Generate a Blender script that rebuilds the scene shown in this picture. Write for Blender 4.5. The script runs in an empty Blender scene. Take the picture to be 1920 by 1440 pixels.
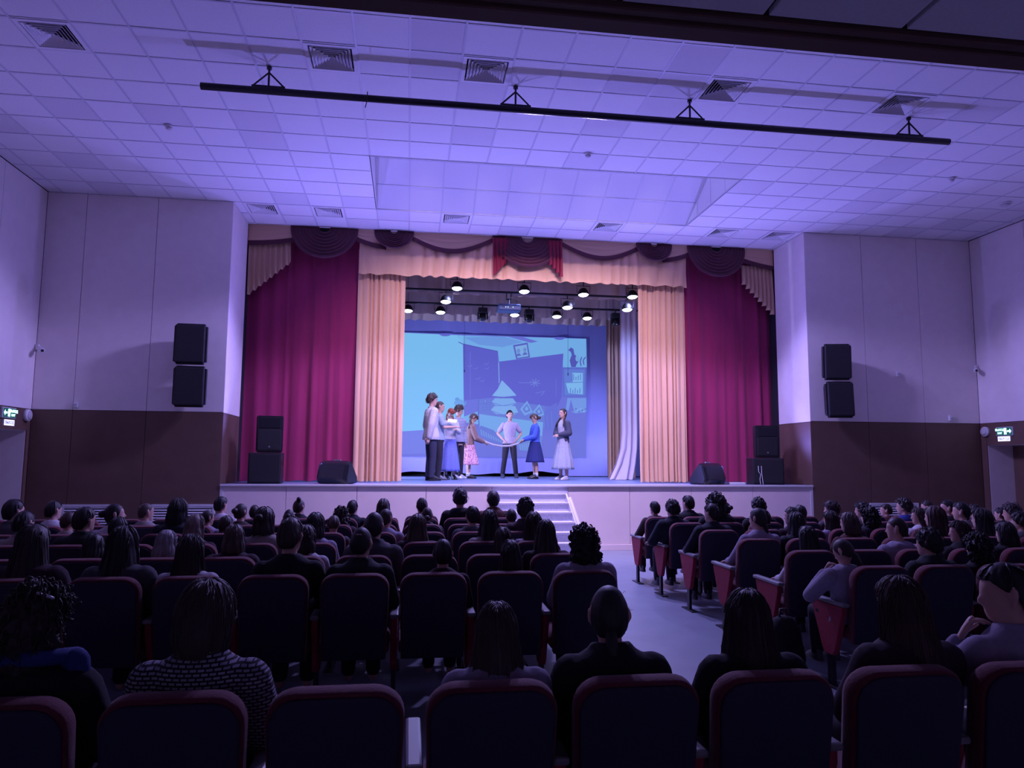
import bpy, bmesh, math, random
from mathutils import Vector, Matrix, noise

R = math.radians
random.seed(7)
SC = bpy.context.scene
COL = SC.collection

# ------------------------------------------------------------------ camera
FPX, YAW, PIT, ROL = 1362.14, 0.140889, 0.105541, 0.006446
CAM = Vector((0.07355, -14.49456, 1.63494))
def _axes():
    cy, sy, cp, sp = math.cos(YAW), math.sin(YAW), math.cos(PIT), math.sin(PIT)
    f = Vector((sy*cp, cy*cp, sp)); r = Vector((cy, -sy, 0)); u = r.cross(f)
    c, s = math.cos(ROL), math.sin(ROL)
    return r*c + u*s, u*c - r*s, f
CR, CU, CF = _axes()
cd = bpy.data.cameras.new('camera'); cam = bpy.data.objects.new('camera', cd); COL.objects.link(cam)
cd.sensor_width = 36.0; cd.lens = FPX*36.0/1920.0; cd.clip_start = 0.05; cd.clip_end = 200
cam.matrix_world = Matrix(((CR.x, CU.x, -CF.x, CAM.x), (CR.y, CU.y, -CF.y, CAM.y), (CR.z, CU.z, -CF.z, CAM.z), (0, 0, 0, 1)))
SC.camera = cam
def at(u, v, ax, val):
    """point of the photograph (1920x1440) on the plane where coordinate ax equals val"""
    d = CR*((u-960)/FPX) + CU*((720-v)/FPX) + CF
    t = (val-CAM[ax])/d[ax]
    return CAM + d*t
def proj(p):
    q = Vector(p)-CAM
    z = q.dot(CF)
    return 960+FPX*q.dot(CR)/z, 720-FPX*q.dot(CU)/z, z

# ------------------------------------------------------------------ world, light, exposure
w = bpy.data.worlds.new('world'); SC.world = w; w.use_nodes = True
w.node_tree.nodes['Background'].inputs[0].default_value = (0.10, 0.09, 0.30, 1)
w.node_tree.nodes['Background'].inputs[1].default_value = 0.02
SC.view_settings.view_transform = 'Standard'; SC.view_settings.look = 'None'
SC.view_settings.exposure = 0.0; SC.view_settings.gamma = 1.0; SC.view_settings.use_curve_mapping = False
SC.cycles.max_bounces = 8; SC.cycles.diffuse_bounces = 5
SC.cycles.sample_clamp_indirect = 4.0
def add_light(name, kind, loc, target, color, energy, size=0.2, angle=90, blend=0.6, parent=None):
    d = bpy.data.lights.new(name, kind); d.color = color; d.energy = energy
    if kind == 'AREA':
        d.size = size
    else:
        d.shadow_soft_size = size
    if kind == 'SPOT':
        d.spot_size = R(angle); d.spot_blend = blend
    o = bpy.data.objects.new(name, d); COL.objects.link(o)
    o.rotation_euler = (Vector(target)-Vector(loc)).to_track_quat('-Z', 'Y').to_euler()
    o.location = loc
    if parent: o.parent = parent; o.matrix_parent_inverse = parent.matrix_world.inverted()
    return o
# front-of-house spotlights in the ceiling recess (power each), added recess wash, added blue fill lights, stage lamps
PIT_POWER, PIT_COLOR = 415.0, (0.86, 0.62, 0.92)
WASH_POWER, WASH_COLOR = 1150.0, (0.42, 0.34, 1.0)
FLOOD_POWER, FLOOD_COLOR = 730.0, (0.26, 0.22, 1.0)
WING_POWER, WING_COLOR = 1150.0, (0.45, 0.48, 1.0)
LAMP_POWER, LAMP_COLOR = 90.0, (0.36, 0.40, 1.0)

# ------------------------------------------------------------------ materials
MATS = {}
def mat(name, col, rough=0.7, metal=0.0, nscale=0, namt=0.12, bump=0.0, emit=None, estr=1.0, stretch=(1, 1, 1), sheen=0.0, spec=0.5):
    if name in MATS: return MATS[name]
    m = bpy.data.materials.new(name); m.use_nodes = True; nt = m.node_tree
    b = nt.nodes['Principled BSDF']
    b.inputs['Base Color'].default_value = (*col, 1); b.inputs['Roughness'].default_value = rough
    b.inputs['Metallic'].default_value = metal; b.inputs['Specular IOR Level'].default_value = spec
    if sheen: b.inputs['Sheen Weight'].default_value = sheen
    if nscale:
        tc = nt.nodes.new('ShaderNodeTexCoord'); mp = nt.nodes.new('ShaderNodeMapping'); nz = nt.nodes.new('ShaderNodeTexNoise')
        mp.inputs['Scale'].default_value = stretch
        nt.links.new(tc.outputs['Object'], mp.inputs['Vector']); nt.links.new(mp.outputs['Vector'], nz.inputs['Vector'])
        nz.inputs['Scale'].default_value = nscale; nz.inputs['Detail'].default_value = 5
        rp = nt.nodes.new('ShaderNodeValToRGB')
        lo = tuple(c*(1-namt) for c in col); hi = tuple(min(1, c*(1+namt)) for c in col)
        rp.color_ramp.elements[0].position = 0.3; rp.color_ramp.elements[1].position = 0.7
        rp.color_ramp.elements[0].color = (*lo, 1); rp.color_ramp.elements[1].color = (*hi, 1)
        nt.links.new(nz.outputs['Fac'], rp.inputs['Fac']); nt.links.new(rp.outputs['Color'], b.inputs['Base Color'])
        if bump:
            bp = nt.nodes.new('ShaderNodeBump'); bp.inputs['Strength'].default_value = bump; bp.inputs['Distance'].default_value = 0.01
            nt.links.new(nz.outputs['Fac'], bp.inputs['Height']); nt.links.new(bp.outputs['Normal'], b.inputs['Normal'])
    if emit:
        b.inputs['Emission Color'].default_value = (*emit, 1); b.inputs['Emission Strength'].default_value = estr
    MATS[name] = m
    return m
M_TILE = mat('ceiling tile', (0.80, 0.80, 0.82), 0.85, nscale=60, namt=0.04, bump=0.15)
M_TILE2 = mat('ceiling tile older', (0.70, 0.69, 0.73), 0.85, nscale=60, namt=0.04, bump=0.15)
M_GRID = mat('ceiling grid', (0.60, 0.60, 0.66), 0.5)
M_WALL = mat('cream wall panel', (0.84, 0.77, 0.74), 0.75, nscale=5, namt=0.03)
M_BROWN = mat('brown wall panel', (0.140, 0.078, 0.058), 0.6, nscale=4, namt=0.08)
M_FLOOR = mat('pale linoleum', (0.215, 0.245, 0.29), 0.42, nscale=3, namt=0.07, bump=0.02)
M_STAGEF = mat('stage floor', (0.17, 0.23, 0.40), 0.38, nscale=4, namt=0.06)
M_STAGEP = mat('stage front panel', (0.80, 0.68, 0.66), 0.55, nscale=3, namt=0.03)
M_TRIM = mat('pale trim', (0.62, 0.60, 0.62), 0.5)
M_DARK = mat('dark void', (0.012, 0.010, 0.014), 0.9)
M_BLACK = mat('black plastic', (0.012, 0.012, 0.016), 0.5, nscale=40, namt=0.2)
M_BLACKG = mat('black gloss', (0.015, 0.015, 0.02), 0.25)
M_GRILLE = mat('speaker grille', (0.010, 0.010, 0.014), 0.6, nscale=300, namt=0.5, bump=0.3)
M_STEEL = mat('dark steel', (0.03, 0.03, 0.04), 0.45, 0.6)
M_METAL = mat('brushed metal', (0.45, 0.45, 0.48), 0.35, 0.9)
M_WHITEP = mat('white plastic', (0.72, 0.72, 0.74), 0.45)
M_CARPET = mat('blue grey carpet', (0.58, 0.58, 0.68), 0.95, nscale=120, namt=0.35, bump=0.5)
M_SEATRED = mat('red seat fabric', (0.11, 0.008, 0.018), 0.85, nscale=80, namt=0.2, bump=0.2, sheen=0.15)
M_SIDERED = mat('red side panel', (0.30, 0.022, 0.045), 0.8, nscale=60, namt=0.15, bump=0.15)
M_ARM = mat('grey armrest', (0.20, 0.19, 0.20), 0.4)
M_REDC = mat('crimson curtain velvet', (0.30, 0.014, 0.085), 0.85, nscale=2.5, namt=0.12, stretch=(2, 2, 0.25), sheen=0.2)
M_YELC = mat('peach gold curtain', (0.74, 0.45, 0.27), 0.6, nscale=3, namt=0.08, stretch=(2, 2, 0.3), sheen=0.1)
M_PLUM = mat('burgundy swag', (0.075, 0.008, 0.022), 0.7, sheen=0.2)
M_PEACH = mat('peach swag', (0.62, 0.40, 0.25), 0.65)
M_BACKD = mat('blue backdrop cloth', (0.28, 0.29, 0.66), 0.8, nscale=1.5, namt=0.05, stretch=(2, 1, 0.2))
M_BROWNC = mat('taupe leg curtain', (0.50, 0.33, 0.24), 0.75)
M_LILAC = mat('lilac drape', (0.66, 0.62, 0.74), 0.7)
M_SKIN = mat('skin', (0.56, 0.34, 0.27), 0.55)
M_LENS = mat('lamp lens', (1, 1, 1), 0.3, emit=(0.95, 0.96, 1.0), estr=9.0)

# ------------------------------------------------------------------ mesh helpers
def mk(name, bm, m, parent=None, smooth=False, loc=None, rot=None):
    me = bpy.data.meshes.new(name)
    bmesh.ops.recalc_face_normals(bm, faces=bm.faces[:])
    bm.to_mesh(me); bm.free()
    if smooth:
        for p in me.polygons: p.use_smooth = True
    return place(name, me, m, parent, loc, rot)
def place(name, me, m, parent=None, loc=None, rot=None, scale=None):
    if m is not None and not me.materials:
        me.materials.append(m)
    o = bpy.data.objects.new(name, me); COL.objects.link(o)
    if m is not None and me.materials and me.materials[0] != m:
        o.material_slots[0].link = 'OBJECT'; o.material_slots[0].material = m
    if loc is not None: o.location = loc
    if rot is not None: o.rotation_euler = rot
    if scale is not None: o.scale = scale
    if parent is not None: o.parent = parent
    return o
def empty(name, loc=(0, 0, 0), rotz=0):
    o = bpy.data.objects.new(name, None); COL.objects.link(o); o.location = loc; o.rotation_euler = (0, 0, rotz)
    o.empty_display_size = 0.1
    return o
def tag(o, label=None, cat=None, group=None, kind=None):
    if label: o['label'] = label
    if cat: o['category'] = cat
    if group: o['group'] = group
    if kind: o['kind'] = kind
    return o
def struct(o): o['kind'] = 'structure'; return o
def box(bm, x0, x1, y0, y1, z0, z1, mtx=None):
    vs = [bm.verts.new(v if mtx is None else mtx @ Vector(v)) for v in ((x0, y0, z0), (x1, y0, z0), (x1, y1, z0), (x0, y1, z0), (x0, y0, z1), (x1, y0, z1), (x1, y1, z1), (x0, y1, z1))]
    fs = [bm.faces.new([vs[i] for i in f]) for f in ((0, 3, 2, 1), (4, 5, 6, 7), (0, 1, 5, 4), (1, 2, 6, 5), (2, 3, 7, 6), (3, 0, 4, 7))]
    return vs, fs
def rbox(x0, x1, y0, y1, z0, z1, bev=0.01, seg=2):
    bm = bmesh.new(); box(bm, x0, x1, y0, y1, z0, z1)
    bmesh.ops.bevel(bm, geom=bm.edges[:], offset=bev, segments=seg, affect='EDGES', profile=0.5)
    return bm
def bxo(name, x0, x1, y0, y1, z0, z1, m, parent=None, bev=0.0, seg=1):
    if bev: bm = rbox(x0, x1, y0, y1, z0, z1, bev, seg)
    else:
        bm = bmesh.new(); box(bm, x0, x1, y0, y1, z0, z1)
    return mk(name, bm, m, parent)
def rings(bm, rs, closed_u=True, cap=True):
    """rs: list of rings, each a list of Vectors of equal length"""
    vv = [[bm.verts.new(p) for p in r] for r in rs]
    n = len(rs[0])
    for a, b in zip(vv[:-1], vv[1:]):
        for i in range(n if closed_u else n-1):
            j = (i+1) % n
            bm.faces.new((a[i], a[j], b[j], b[i]))
    if cap and closed_u:
        bm.faces.new(vv[0][::-1]); bm.faces.new(vv[-1])
    return vv
def tube(bm, pts, rad, seg=8, ends=True, flat=1.0, flatdir=None):
    pts = [Vector(p) for p in pts]
    if not hasattr(rad, '__len__'): rad = [rad]*len(pts)
    rad = list(rad)
    if ends:
        d0 = (pts[0]-pts[1]).normalized(); d1 = (pts[-1]-pts[-2]).normalized()
        pts = [pts[0]+d0*rad[0]*0.85, pts[0]+d0*rad[0]*0.5] + pts + [pts[-1]+d1*rad[-1]*0.5, pts[-1]+d1*rad[-1]*0.85]
        rad = [rad[0]*0.45, rad[0]*0.85] + rad + [rad[-1]*0.85, rad[-1]*0.45]
    rs = []; nrm = None
    for i, p in enumerate(pts):
        t = (pts[min(i+1, len(pts)-1)]-pts[max(i-1, 0)]).normalized()
        if nrm is None:
            a = Vector(flatdir) if flatdir is not None else (Vector((0, 0, 1)) if abs(t.z) < 0.9 else Vector((0, 1, 0)))
            nrm = (a-t*a.dot(t)).normalized()
        else:
            nrm = (nrm-t*nrm.dot(t)).normalized()
        bn = t.cross(nrm)
        rs.append([p + (nrm*math.cos(2*math.pi*k/seg)*flat + bn*math.sin(2*math.pi*k/seg))*rad[i] for k in range(seg)])
    rings(bm, rs)
def eloft(bm, secs, seg=16, mtx=None, power=1.0):
    """secs: (x,y,z,rx,ry) stacked elliptical rings"""
    rs = []
    for (x, y, z, rx, ry) in secs:
        ring = []
        for k in range(seg):
            a = 2*math.pi*k/seg; c, s = math.cos(a), math.sin(a)
            if power != 1.0:
                c = math.copysign(abs(c)**power, c); s = math.copysign(abs(s)**power, s)
            v = Vector((x+rx*c, y+ry*s, z))
            ring.append(mtx @ v if mtx is not None else v)
        rs.append(ring)
    rings(bm, rs)
def lathe(bm, prof, seg=20, mtx=None):
    """prof: (r,z)"""
    rs = []
    for r, z in prof:
        rs.append([(mtx @ Vector((r*math.cos(2*math.pi*k/seg), r*math.sin(2*math.pi*k/seg), z))) if mtx is not None else Vector((r*math.cos(2*math.pi*k/seg), r*math.sin(2*math.pi*k/seg), z)) for k in range(seg)])
    rings(bm, rs)
def remesh(bm, voxel, smooth=2):
    me = bpy.data.meshes.new('tmp'); bm.to_mesh(me); bm.free()
    o = bpy.data.objects.new('tmp', me); COL.objects.link(o)
    md = o.modifiers.new('r', 'REMESH'); md.mode = 'VOXEL'; md.voxel_size = voxel
    if smooth:
        s = o.modifiers.new('s', 'SMOOTH'); s.factor = 0.5; s.iterations = smooth
    dg = bpy.context.evaluated_depsgraph_get()
    r = bpy.data.meshes.new_from_object(o.evaluated_get(dg))
    bpy.data.objects.remove(o); bpy.data.meshes.remove(me)
    for p in r.polygons: p.use_smooth = True
    return r
def merge_extra(me, bm2):
    b = bmesh.new(); b.from_mesh(me)
    me2 = bpy.data.meshes.new('x'); bmesh.ops.recalc_face_normals(bm2, faces=bm2.faces[:]); bm2.to_mesh(me2); bm2.free()
    b.from_mesh(me2); b.to_mesh(me); b.free(); bpy.data.meshes.remove(me2)
    for p in me.polygons: p.use_smooth = True
    return me

# ------------------------------------------------------------------ room constants
H = 6.26; XL, XR = -6.25, 11.58; YF = -1.2; PXL, PXR = -3.14, 7.88; WZ = 2.45; SZ = 1.2; YB = -15.7
G = 0.6
BALY, BALZ = -11.67, 3.46

# ================================================================== STRUCTURE
floor = struct(bxo('floor', XL-1.2, XR+1.2, YB-0.2, YF+0.4, -0.15, 0.0, M_FLOOR))

# ---- ceiling with lay-in tiles, grid, and the lighting recess
ceil = struct(empty('ceiling', (0, 0, H)))
bm = bmesh.new()
PX0, PX1, PY0, PY1 = -0.6, 5.4, -3.6, -1.2
for (a, b, c, d) in ((XL-0.2, PX0-0.03, YB, 0.06), (PX1+0.03, XR+0.2, YB, 0.06), (PX0-0.03, PX1+0.03, YB, PY0-0.03), (PX0-0.03, PX1+0.03, PY1+0.02, 0.06)):
    box(bm, a, b, c, d, 0.035, 0.08)
mk('slab', bm, M_DARK, ceil)
bm = bmesh.new()
ROWS = range(0, 15)
def solid_cell(c, r):
    x0, x1, y1, y0 = c*G, (c+1)*G, -r*G, -(r+1)*G
    if x1 <= XL+0.02 or x0 >= XR-0.02: return False
    if r < 2 and (x1 <= PXL+0.05 or x0 >= PXR-0.05): return False
    if PX0-0.01 <= x0 and x1 <= PX1+0.01 and PY0-0.01 <= y0 and y1 <= PY1+0.01: return False
    return True
for c in range(-11, 20):
    for r in ROWS:
        if not (solid_cell(c, r) or solid_cell(c-1, r)): continue
        if XL < c*G < XR: box(bm, c*G-0.012, c*G+0.012, -(r+1)*G, -r*G, 0, 0.02)
    for r in list(ROWS)+[15]:
        if not (solid_cell(c, r) or solid_cell(c, r-1)): continue
        box(bm, max(c*G, XL)+0.012, min((c+1)*G, XR)-0.012, -r*G-0.012, -r*G+0.012, 0, 0.02)
mk('ceiling_grid', bm, M_GRID, ceil)
VENTS = [(-7, 10), (-2, 10), (1, 10), (6, 10), (10, 10), (-5, 1), (-3, 1), (1, 1), (6, 1), (10, 1), (12, 1)]
tile_me = None
cells = []
for c in range(-11, 20):
    for r in ROWS:
        if not solid_cell(c, r) or (c, r) in VENTS: continue
        x0, x1 = max(c*G, XL), min((c+1)*G, XR)
        u, v, z = proj(((x0+x1)/2, -(r+0.5)*G, H))
        vis = -60 < u < 1980 and v > -40 and z > 1
        cells.append((z if vis else 999+z, c, r, x0, x1))
cells.sort()
def tile_bm(w, d, t=0.016):
    return rbox(-w/2, w/2, -d/2, d/2, 0, t, 0.003, 1)
far = bmesh.new()
rt = random.Random(3)
full = bpy.data.meshes.new('tile'); b_ = tile_bm(0.588, 0.588); b_.to_mesh(full); b_.free()
full.materials.append(M_TILE)
for i, (z, c, r, x0, x1) in enumerate(cells):
    cx, cy = (x0+x1)/2, -(r+0.5)*G
    if i < 280 and z < 900:
        m = M_TILE2 if rt.random() < 0.16 else M_TILE
        if x1-x0 > 0.59: o = place('tile', full, m, ceil, (cx, cy, 0.006))
        else: o = mk('tile', tile_bm(x1-x0-0.012, 0.588), m, ceil, loc=(cx, cy, 0.006))
        o.rotation_euler = (R(rt.uniform(-0.2, 0.2)), R(rt.uniform(-0.2, 0.2)), 0)
    else:
        box(far, x0+0.006, x1-0.006, cy-0.294, cy+0.294, 0.006, 0.022)
o = mk('tile_field', far, M_TILE, ceil); o['kind'] = 'stuff'
# recess: sloped tiled panel on the stage side, side walls, lamp niche above
TH = R(27); ey, ez = -1.2-1.2*math.cos(TH), 1.2*math.sin(TH)
for c in range(-1, 9):
    for k in range(2):
        o = place('recess_tile', full, M_TILE2, ceil)
        d = 0.6*(k+0.5)
        o.location = (c*G+0.3, -1.2-d*math.cos(TH), d*math.sin(TH)+0.008); o.rotation_euler = (-TH, 0, 0)
bm = bmesh.new()
sl = Matrix.Translation((0, -1.2, 0.0)) @ Matrix.Rotation(-TH, 4, 'X')
for c in range(-1, 10): box(bm, c*G-0.012, c*G+0.012, -1.2, 0, 0.0, 0.008, sl)
for k in range(3): box(bm, PX0, PX1, -0.6*k-0.012, -0.6*k+0.012, 0.0, 0.008, sl)
box(bm, PX0, PX1, -1.2, 0, 0.03, 0.05, sl)
mk('recess_grid', bm, M_GRID, ceil)
for sx, xx in ((-1, PX0), (1, PX1)):
    for k in range(4):
        ya, yb = PY1-0.6*k, PY1-0.6*(k+1)
        bm = bmesh.new(); x2 = xx+sx*0.02
        box(bm, min(xx, x2), max(xx, x2), yb+0.006, ya-0.006, 0.0, 1.35)
        mk('recess_side_panel', bm, M_TILE, ceil)
bm = bmesh.new()
box(bm, PX0-0.05, PX1+0.05, PY0-0.02, PY0, 0.0, 1.35); box(bm, PX0-0.05, PX1+0.05, PY0, ey, 1.35, 1.37); box(bm, PX0-0.05, PX1+0.05, ey, ey+0.02, ez, 1.35)
mk('recess_back', bm, M_TILE, ceil)

# ---- ceiling diffusers
def louver_bm(a, b, z0, z1):
    bm = bmesh.new()
    o0 = [Vector((sx*a, sy*a, z0)) for sx, sy in ((-1, -1), (1, -1), (1, 1), (-1, 1))]
    o1 = [Vector((sx*b, sy*b, z1)) for sx, sy in ((-1, -1), (1, -1), (1, 1), (-1, 1))]
    i1 = [v+Vector((0, 0, 0.004)) for v in o1]; i0 = [v+Vector((0, 0, 0.004)) for v in o0]
    rings(bm, [o0, o1, i1, i0, o0], cap=False); bmesh.ops.remove_doubles(bm, verts=bm.verts[:], dist=1e-5)
    return bm
VENT_ME = {}
def vent(c, r, label):
    t = tag(empty('ceiling_diffuser', (c*G+0.3, -(r+0.5)*G, H)), label, 'air vent', 'square ceiling diffusers')
    if not VENT_ME:
        bm = bmesh.new()
        rings(bm, [[Vector((sx*a, sy*a, z)) for sx, sy in ((-1, -1), (1, -1), (1, 1), (-1, 1))] for a, z in ((0.288, 0.004), (0.288, -0.006), (0.245, -0.006), (0.24, 0.06), (0.25, 0.06))], cap=False)
        VENT_ME['frame'] = bm_to(bm, 'frame', M_TILE)
        bm = bmesh.new(); box(bm, -0.25, 0.25, -0.25, 0.25, 0.07, 0.075); VENT_ME['plenum'] = bm_to(bm, 'plenum', M_DARK)
        for k in range(6):
            a = 0.225-k*0.037
            VENT_ME['louver%d' % k] = bm_to(louver_bm(a, a-0.035 if k < 5 else 0.01, -0.008, 0.03), 'louver', M_TILE)
    for k, me in VENT_ME.items(): place(k.rstrip('0123456789'), me, None, t)
    return t
def bm_to(bm, name, m, smooth=False):
    me = bpy.data.meshes.new(name); bmesh.ops.recalc_face_normals(bm, faces=bm.faces[:]); bm.to_mesh(me); bm.free(); me.materials.append(m)
    if smooth:
        for p in me.polygons: p.use_smooth = True
    return me
ORD = ['first', 'second', 'third', 'fourth', 'fifth', 'sixth', 'seventh', 'eighth', 'ninth', 'tenth', 'eleventh', 'twelfth', 'thirteenth', 'fourteenth', 'fifteenth', 'sixteenth', 'seventeenth']
for i, (c, r) in enumerate(VENTS):
    if r == 10: vent(c, r, 'square louvred ceiling diffuser above the hanging pipe, %s from the left' % ORD[i])
    else: vent(c, r, 'small square ceiling diffuser close to stage curtain, %s from the left' % ORD[i-5])

# ---- walls
def panels(parent, axis, pos, cuts, z0, z1, m, name='panel', t=0.02, gap=0.004, sgn=-1):
    """row of flat wall panels; axis 1 = wall at constant Y (runs along X), axis 0 = constant X (runs along Y)"""
    for a, b in zip(cuts[:-1], cuts[1:]):
        p0, p1 = (pos, pos-sgn*t) if sgn < 0 else (pos-t, pos)
        lo, hi = min(p0, p1), max(p0, p1)
        if axis == 1: bxo(name, a+gap, b-gap, lo, hi, z0+gap, z1-gap, m, parent, 0.002)
        else: bxo(name, lo, hi, a+gap, b-gap, z0+gap, z1-gap, m, parent, 0.002)
wfl = struct(bxo('wall_front_left', XL-0.2, PXL-0.02, YF+0.02, 0.5, 0, H+0.03, M_DARK))
panels(wfl, 1, YF, [XL, -5.6, -4.42, PXL], WZ, H, M_WALL); panels(wfl, 1, YF, [XL, -5.6, -4.42, PXL], 0, WZ, M_BROWN)
panels(wfl, 0, PXL, [YF, 0.02], WZ-0.01, H, M_WALL, sgn=1); panels(wfl, 0, PXL, [YF, 0.02], SZ, WZ-0.01, M_BROWN, sgn=1)
wfr = struct(bxo('wall_front_right', PXR+0.02, XR+0.2, YF+0.02, 0.5, 0, H+0.03, M_DARK))
panels(wfr, 1, YF, [PXR, 9.12, 10.36, XR], WZ, H, M_WALL); panels(wfr, 1, YF, [PXR, 9.12, 10.36, XR], 0, WZ, M_BROWN)
panels(wfr, 0, PXR, [YF, 0.02], WZ-0.01, H, M_WALL, sgn=-1); panels(wfr, 0, PXR, [YF, 0.02], SZ, WZ-0.01, M_BROWN, sgn=-1)
for nm, xw, s in (('wall_left', XL, 1), ('wall_right', XR, -1)):
    wl = struct(empty(nm, (0, 0, 0)))
    DY0, DY1, DZ = (-2.55, -1.33, 2.1) if s > 0 else (-2.5, -1.36, 2.02)
    xo = xw-s*0.02; x2 = xw-s*0.25
    bm = bmesh.new()
    for (ya, yb, za, zb) in ((YB, DY0, 0, H+0.03), (DY1, YF+0.02, 0, H+0.03), (DY0, DY1, DZ, H+0.03)):
        box(bm, min(xo, x2), max(xo, x2), ya, yb, za, zb)
    mk('backing', bm, M_DARK, wl)
    cuts = [YB]+[-1.2-1.35*k for k in range(10, -1, -1)]
    panels(wl, 0, xw, [c for c in cuts if c >= YB], WZ, H, M_WALL, sgn=s)
    panels(wl, 0, xw, [c for c in cuts if c >= YB and c < DY0-0.2]+[DY0], 0, WZ, M_BROWN, sgn=s)
    panels(wl, 0, xw, [DY1, YF], 0, WZ, M_BROWN, sgn=s); panels(wl, 0, xw, [DY0, DY1], DZ, WZ, M_BROWN, sgn=s)
    # doorway
    dr = struct(empty('door_1' if s > 0 else 'door_2', (xw, (DY0+DY1)/2, 0)))
    dep = 0.95 if s > 0 else 0.55
    hw = (DY1-DY0)/2
    def sb(name, xa, xb, ya, yb, za, zb, m, par=None):
        xa, xb = -s*xa, -s*xb
        return bxo(name, min(xa, xb), max(xa, xb), ya, yb, za, zb, m, par or dr)
    sb('reveal', 0.0, dep, hw-0.015, hw+0.02, 0, DZ, M_WALL); sb('reveal', 0.0, dep, -hw-0.02, -hw+0.015, 0, DZ, M_WALL); sb('reveal', 0, dep, -hw, hw, DZ-0.015, DZ+0.02, M_WALL)
    dl = sb('door_leaf', dep, dep+0.05, -hw, -0.004, 0.01, DZ, M_BROWN); sb('door_leaf', dep, dep+0.05, 0.004, hw, 0.01, DZ, M_BROWN)
    hd = sb('door_handle', dep-0.06, dep-0.03, -0.12, -0.02, 1.0, 1.03, M_METAL, dl)
    sb('jamb', -0.02, 0.0, hw-0.01, hw+0.06, 0, DZ+0.06, M_BROWN); sb('jamb', -0.02, 0.0, -hw-0.06, -hw+0.01, 0, DZ+0.06, M_BROWN); sb('lintel', -0.02, 0.0, -hw, hw, DZ-0.01, DZ+0.06, M_BROWN)
struct(bxo('wall_back', XL-0.2, XR+0.2, YB-0.2, YB, 0, H, M_WALL))
# ---- balcony over the back of the hall
bal = struct(empty('ceiling_balcony', (0, BALY, BALZ)))
bxo('slab', XL, XR, YB-BALY, -0.05, 0.03, 0.5, M_DARK, bal)
bxo('fascia', XL, XR, -0.06, -0.02, 0.0, 1.5, M_WALL, bal)
bxo('edge_trim', XL, XR, -0.10, 0.0, -0.02, 0.03, M_BROWN, bal, 0.006); bxo('edge_trim', XL, XR, -0.16, -0.115, -0.008, 0.03, M_BROWN, bal, 0.006)
for c in range(-11, 18):
    for k in range(4):
        bxo('soffit_panel', 0.87+0.62*c+0.012, 0.87+0.62*(c+1)-0.012, -0.18-0.62*(k+1)+0.012, -0.18-0.62*k-0.012, 0.0, 0.03, M_TILE, bal, 0.003)
# ---- stage house
stg = struct(bxo('floor_stage', -4.8, 9.6, YF+0.03, 6.9, 0.05, SZ, M_STAGEF))
SX0, SX1, SXC = 1.6, 2.93, 3.02
for cuts in ([PXL, -2.03, -0.81, 0.41, SX0], [SXC, 4.2, 5.41, 6.65, PXR]):
    panels(stg, 1, YF+0.005, cuts, 0.11, SZ-0.035, M_STAGEP, 'front_panel', 0.024)
    bxo('skirting', cuts[0], cuts[-1], YF-0.012, YF+0.03, 0, 0.11, M_STAGEP, stg, 0.004)
bxo('stage_edge', PXL, PXR, YF-0.03, YF+0.06, SZ-0.035, SZ+0.004, M_TRIM, stg, 0.006)
bxo('corner_strip', PXL-0.0, PXL+0.05, YF-0.006, YF+0.02, 0.1, SZ-0.04, M_TRIM, stg); bxo('corner_strip', PXR-0.05, PXR, YF-0.006, YF+0.02, 0.1, SZ-0.04, M_TRIM, stg)
bxo('stair_back_panel', SX0+0.005, SXC-0.005, YF+0.0, YF+0.03, 0, SZ-0.035, M_CARPET, stg)
struct(bxo('wall_stage_back', -4.8, 9.6, 6.6, 6.8, SZ, 8.0, M_DARK))
struct(bxo('wall_stage_left', -4.9, -4.7, 0.5, 6.8, SZ, 8.0, M_DARK)); struct(bxo('wall_stage_right', 9.5, 9.7, 0.5, 6.8, SZ, 8.0, M_DARK))
struct(bxo('ceiling_stage', -4.9, 9.7, 0.06, 6.8, 7.9, 8.0, M_DARK)); struct(bxo('wall_proscenium_head', -4.9, 9.7, 0.0, 0.06, H, 8.0, M_WALL))

# ---- steps up to the stage
st = tag(empty('stage_steps', ((SX0+SX1)/2, YF, 0)), 'blue-grey carpeted steps with pale nosings leading up to the stage', 'steps')
hwid = (SX1-SX0)/2
for k in range(7):
    zt = 1.05-0.15*k; yf = -0.18-0.26*k
    bxo('riser', -hwid, hwid, yf+0.005, yf+0.025, zt-0.15, zt-0.03, M_CARPET, st)
    bxo('tread', -hwid, hwid, yf, (yf+0.27) if k else -0.03, zt-0.03, zt, M_CARPET, st)
    bxo('nosing', -hwid, hwid, yf-0.022, yf+0.03, zt-0.022, zt+0.006, M_TRIM, st, 0.004)
bm = bmesh.new()
sd = [(-0.03, 0.0), (-0.03, 1.05), (-0.18, 1.05), (-1.76, 0.12), (-1.76, 0.0)]
vs = [[Vector((x, y, z)) for y, z in sd] for x in (hwid+0.002, hwid+0.03)]
rings(bm, vs); mk('stringer', bm, M_CARPET, st)
bm = bmesh.new(); vs = [[Vector((x, y, z)) for y, z in sd] for x in (-hwid-0.03, -hwid-0.002)]; rings(bm, vs); mk('stringer', bm, M_CARPET, st)
bm = bmesh.new(); tube(bm, [(hwid+0.05, -0.34, 0.98), (hwid+0.05, -1.80, 0.14)], 0.028, 4, False); mk('side_rail', bm, M_TRIM, st)

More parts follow.
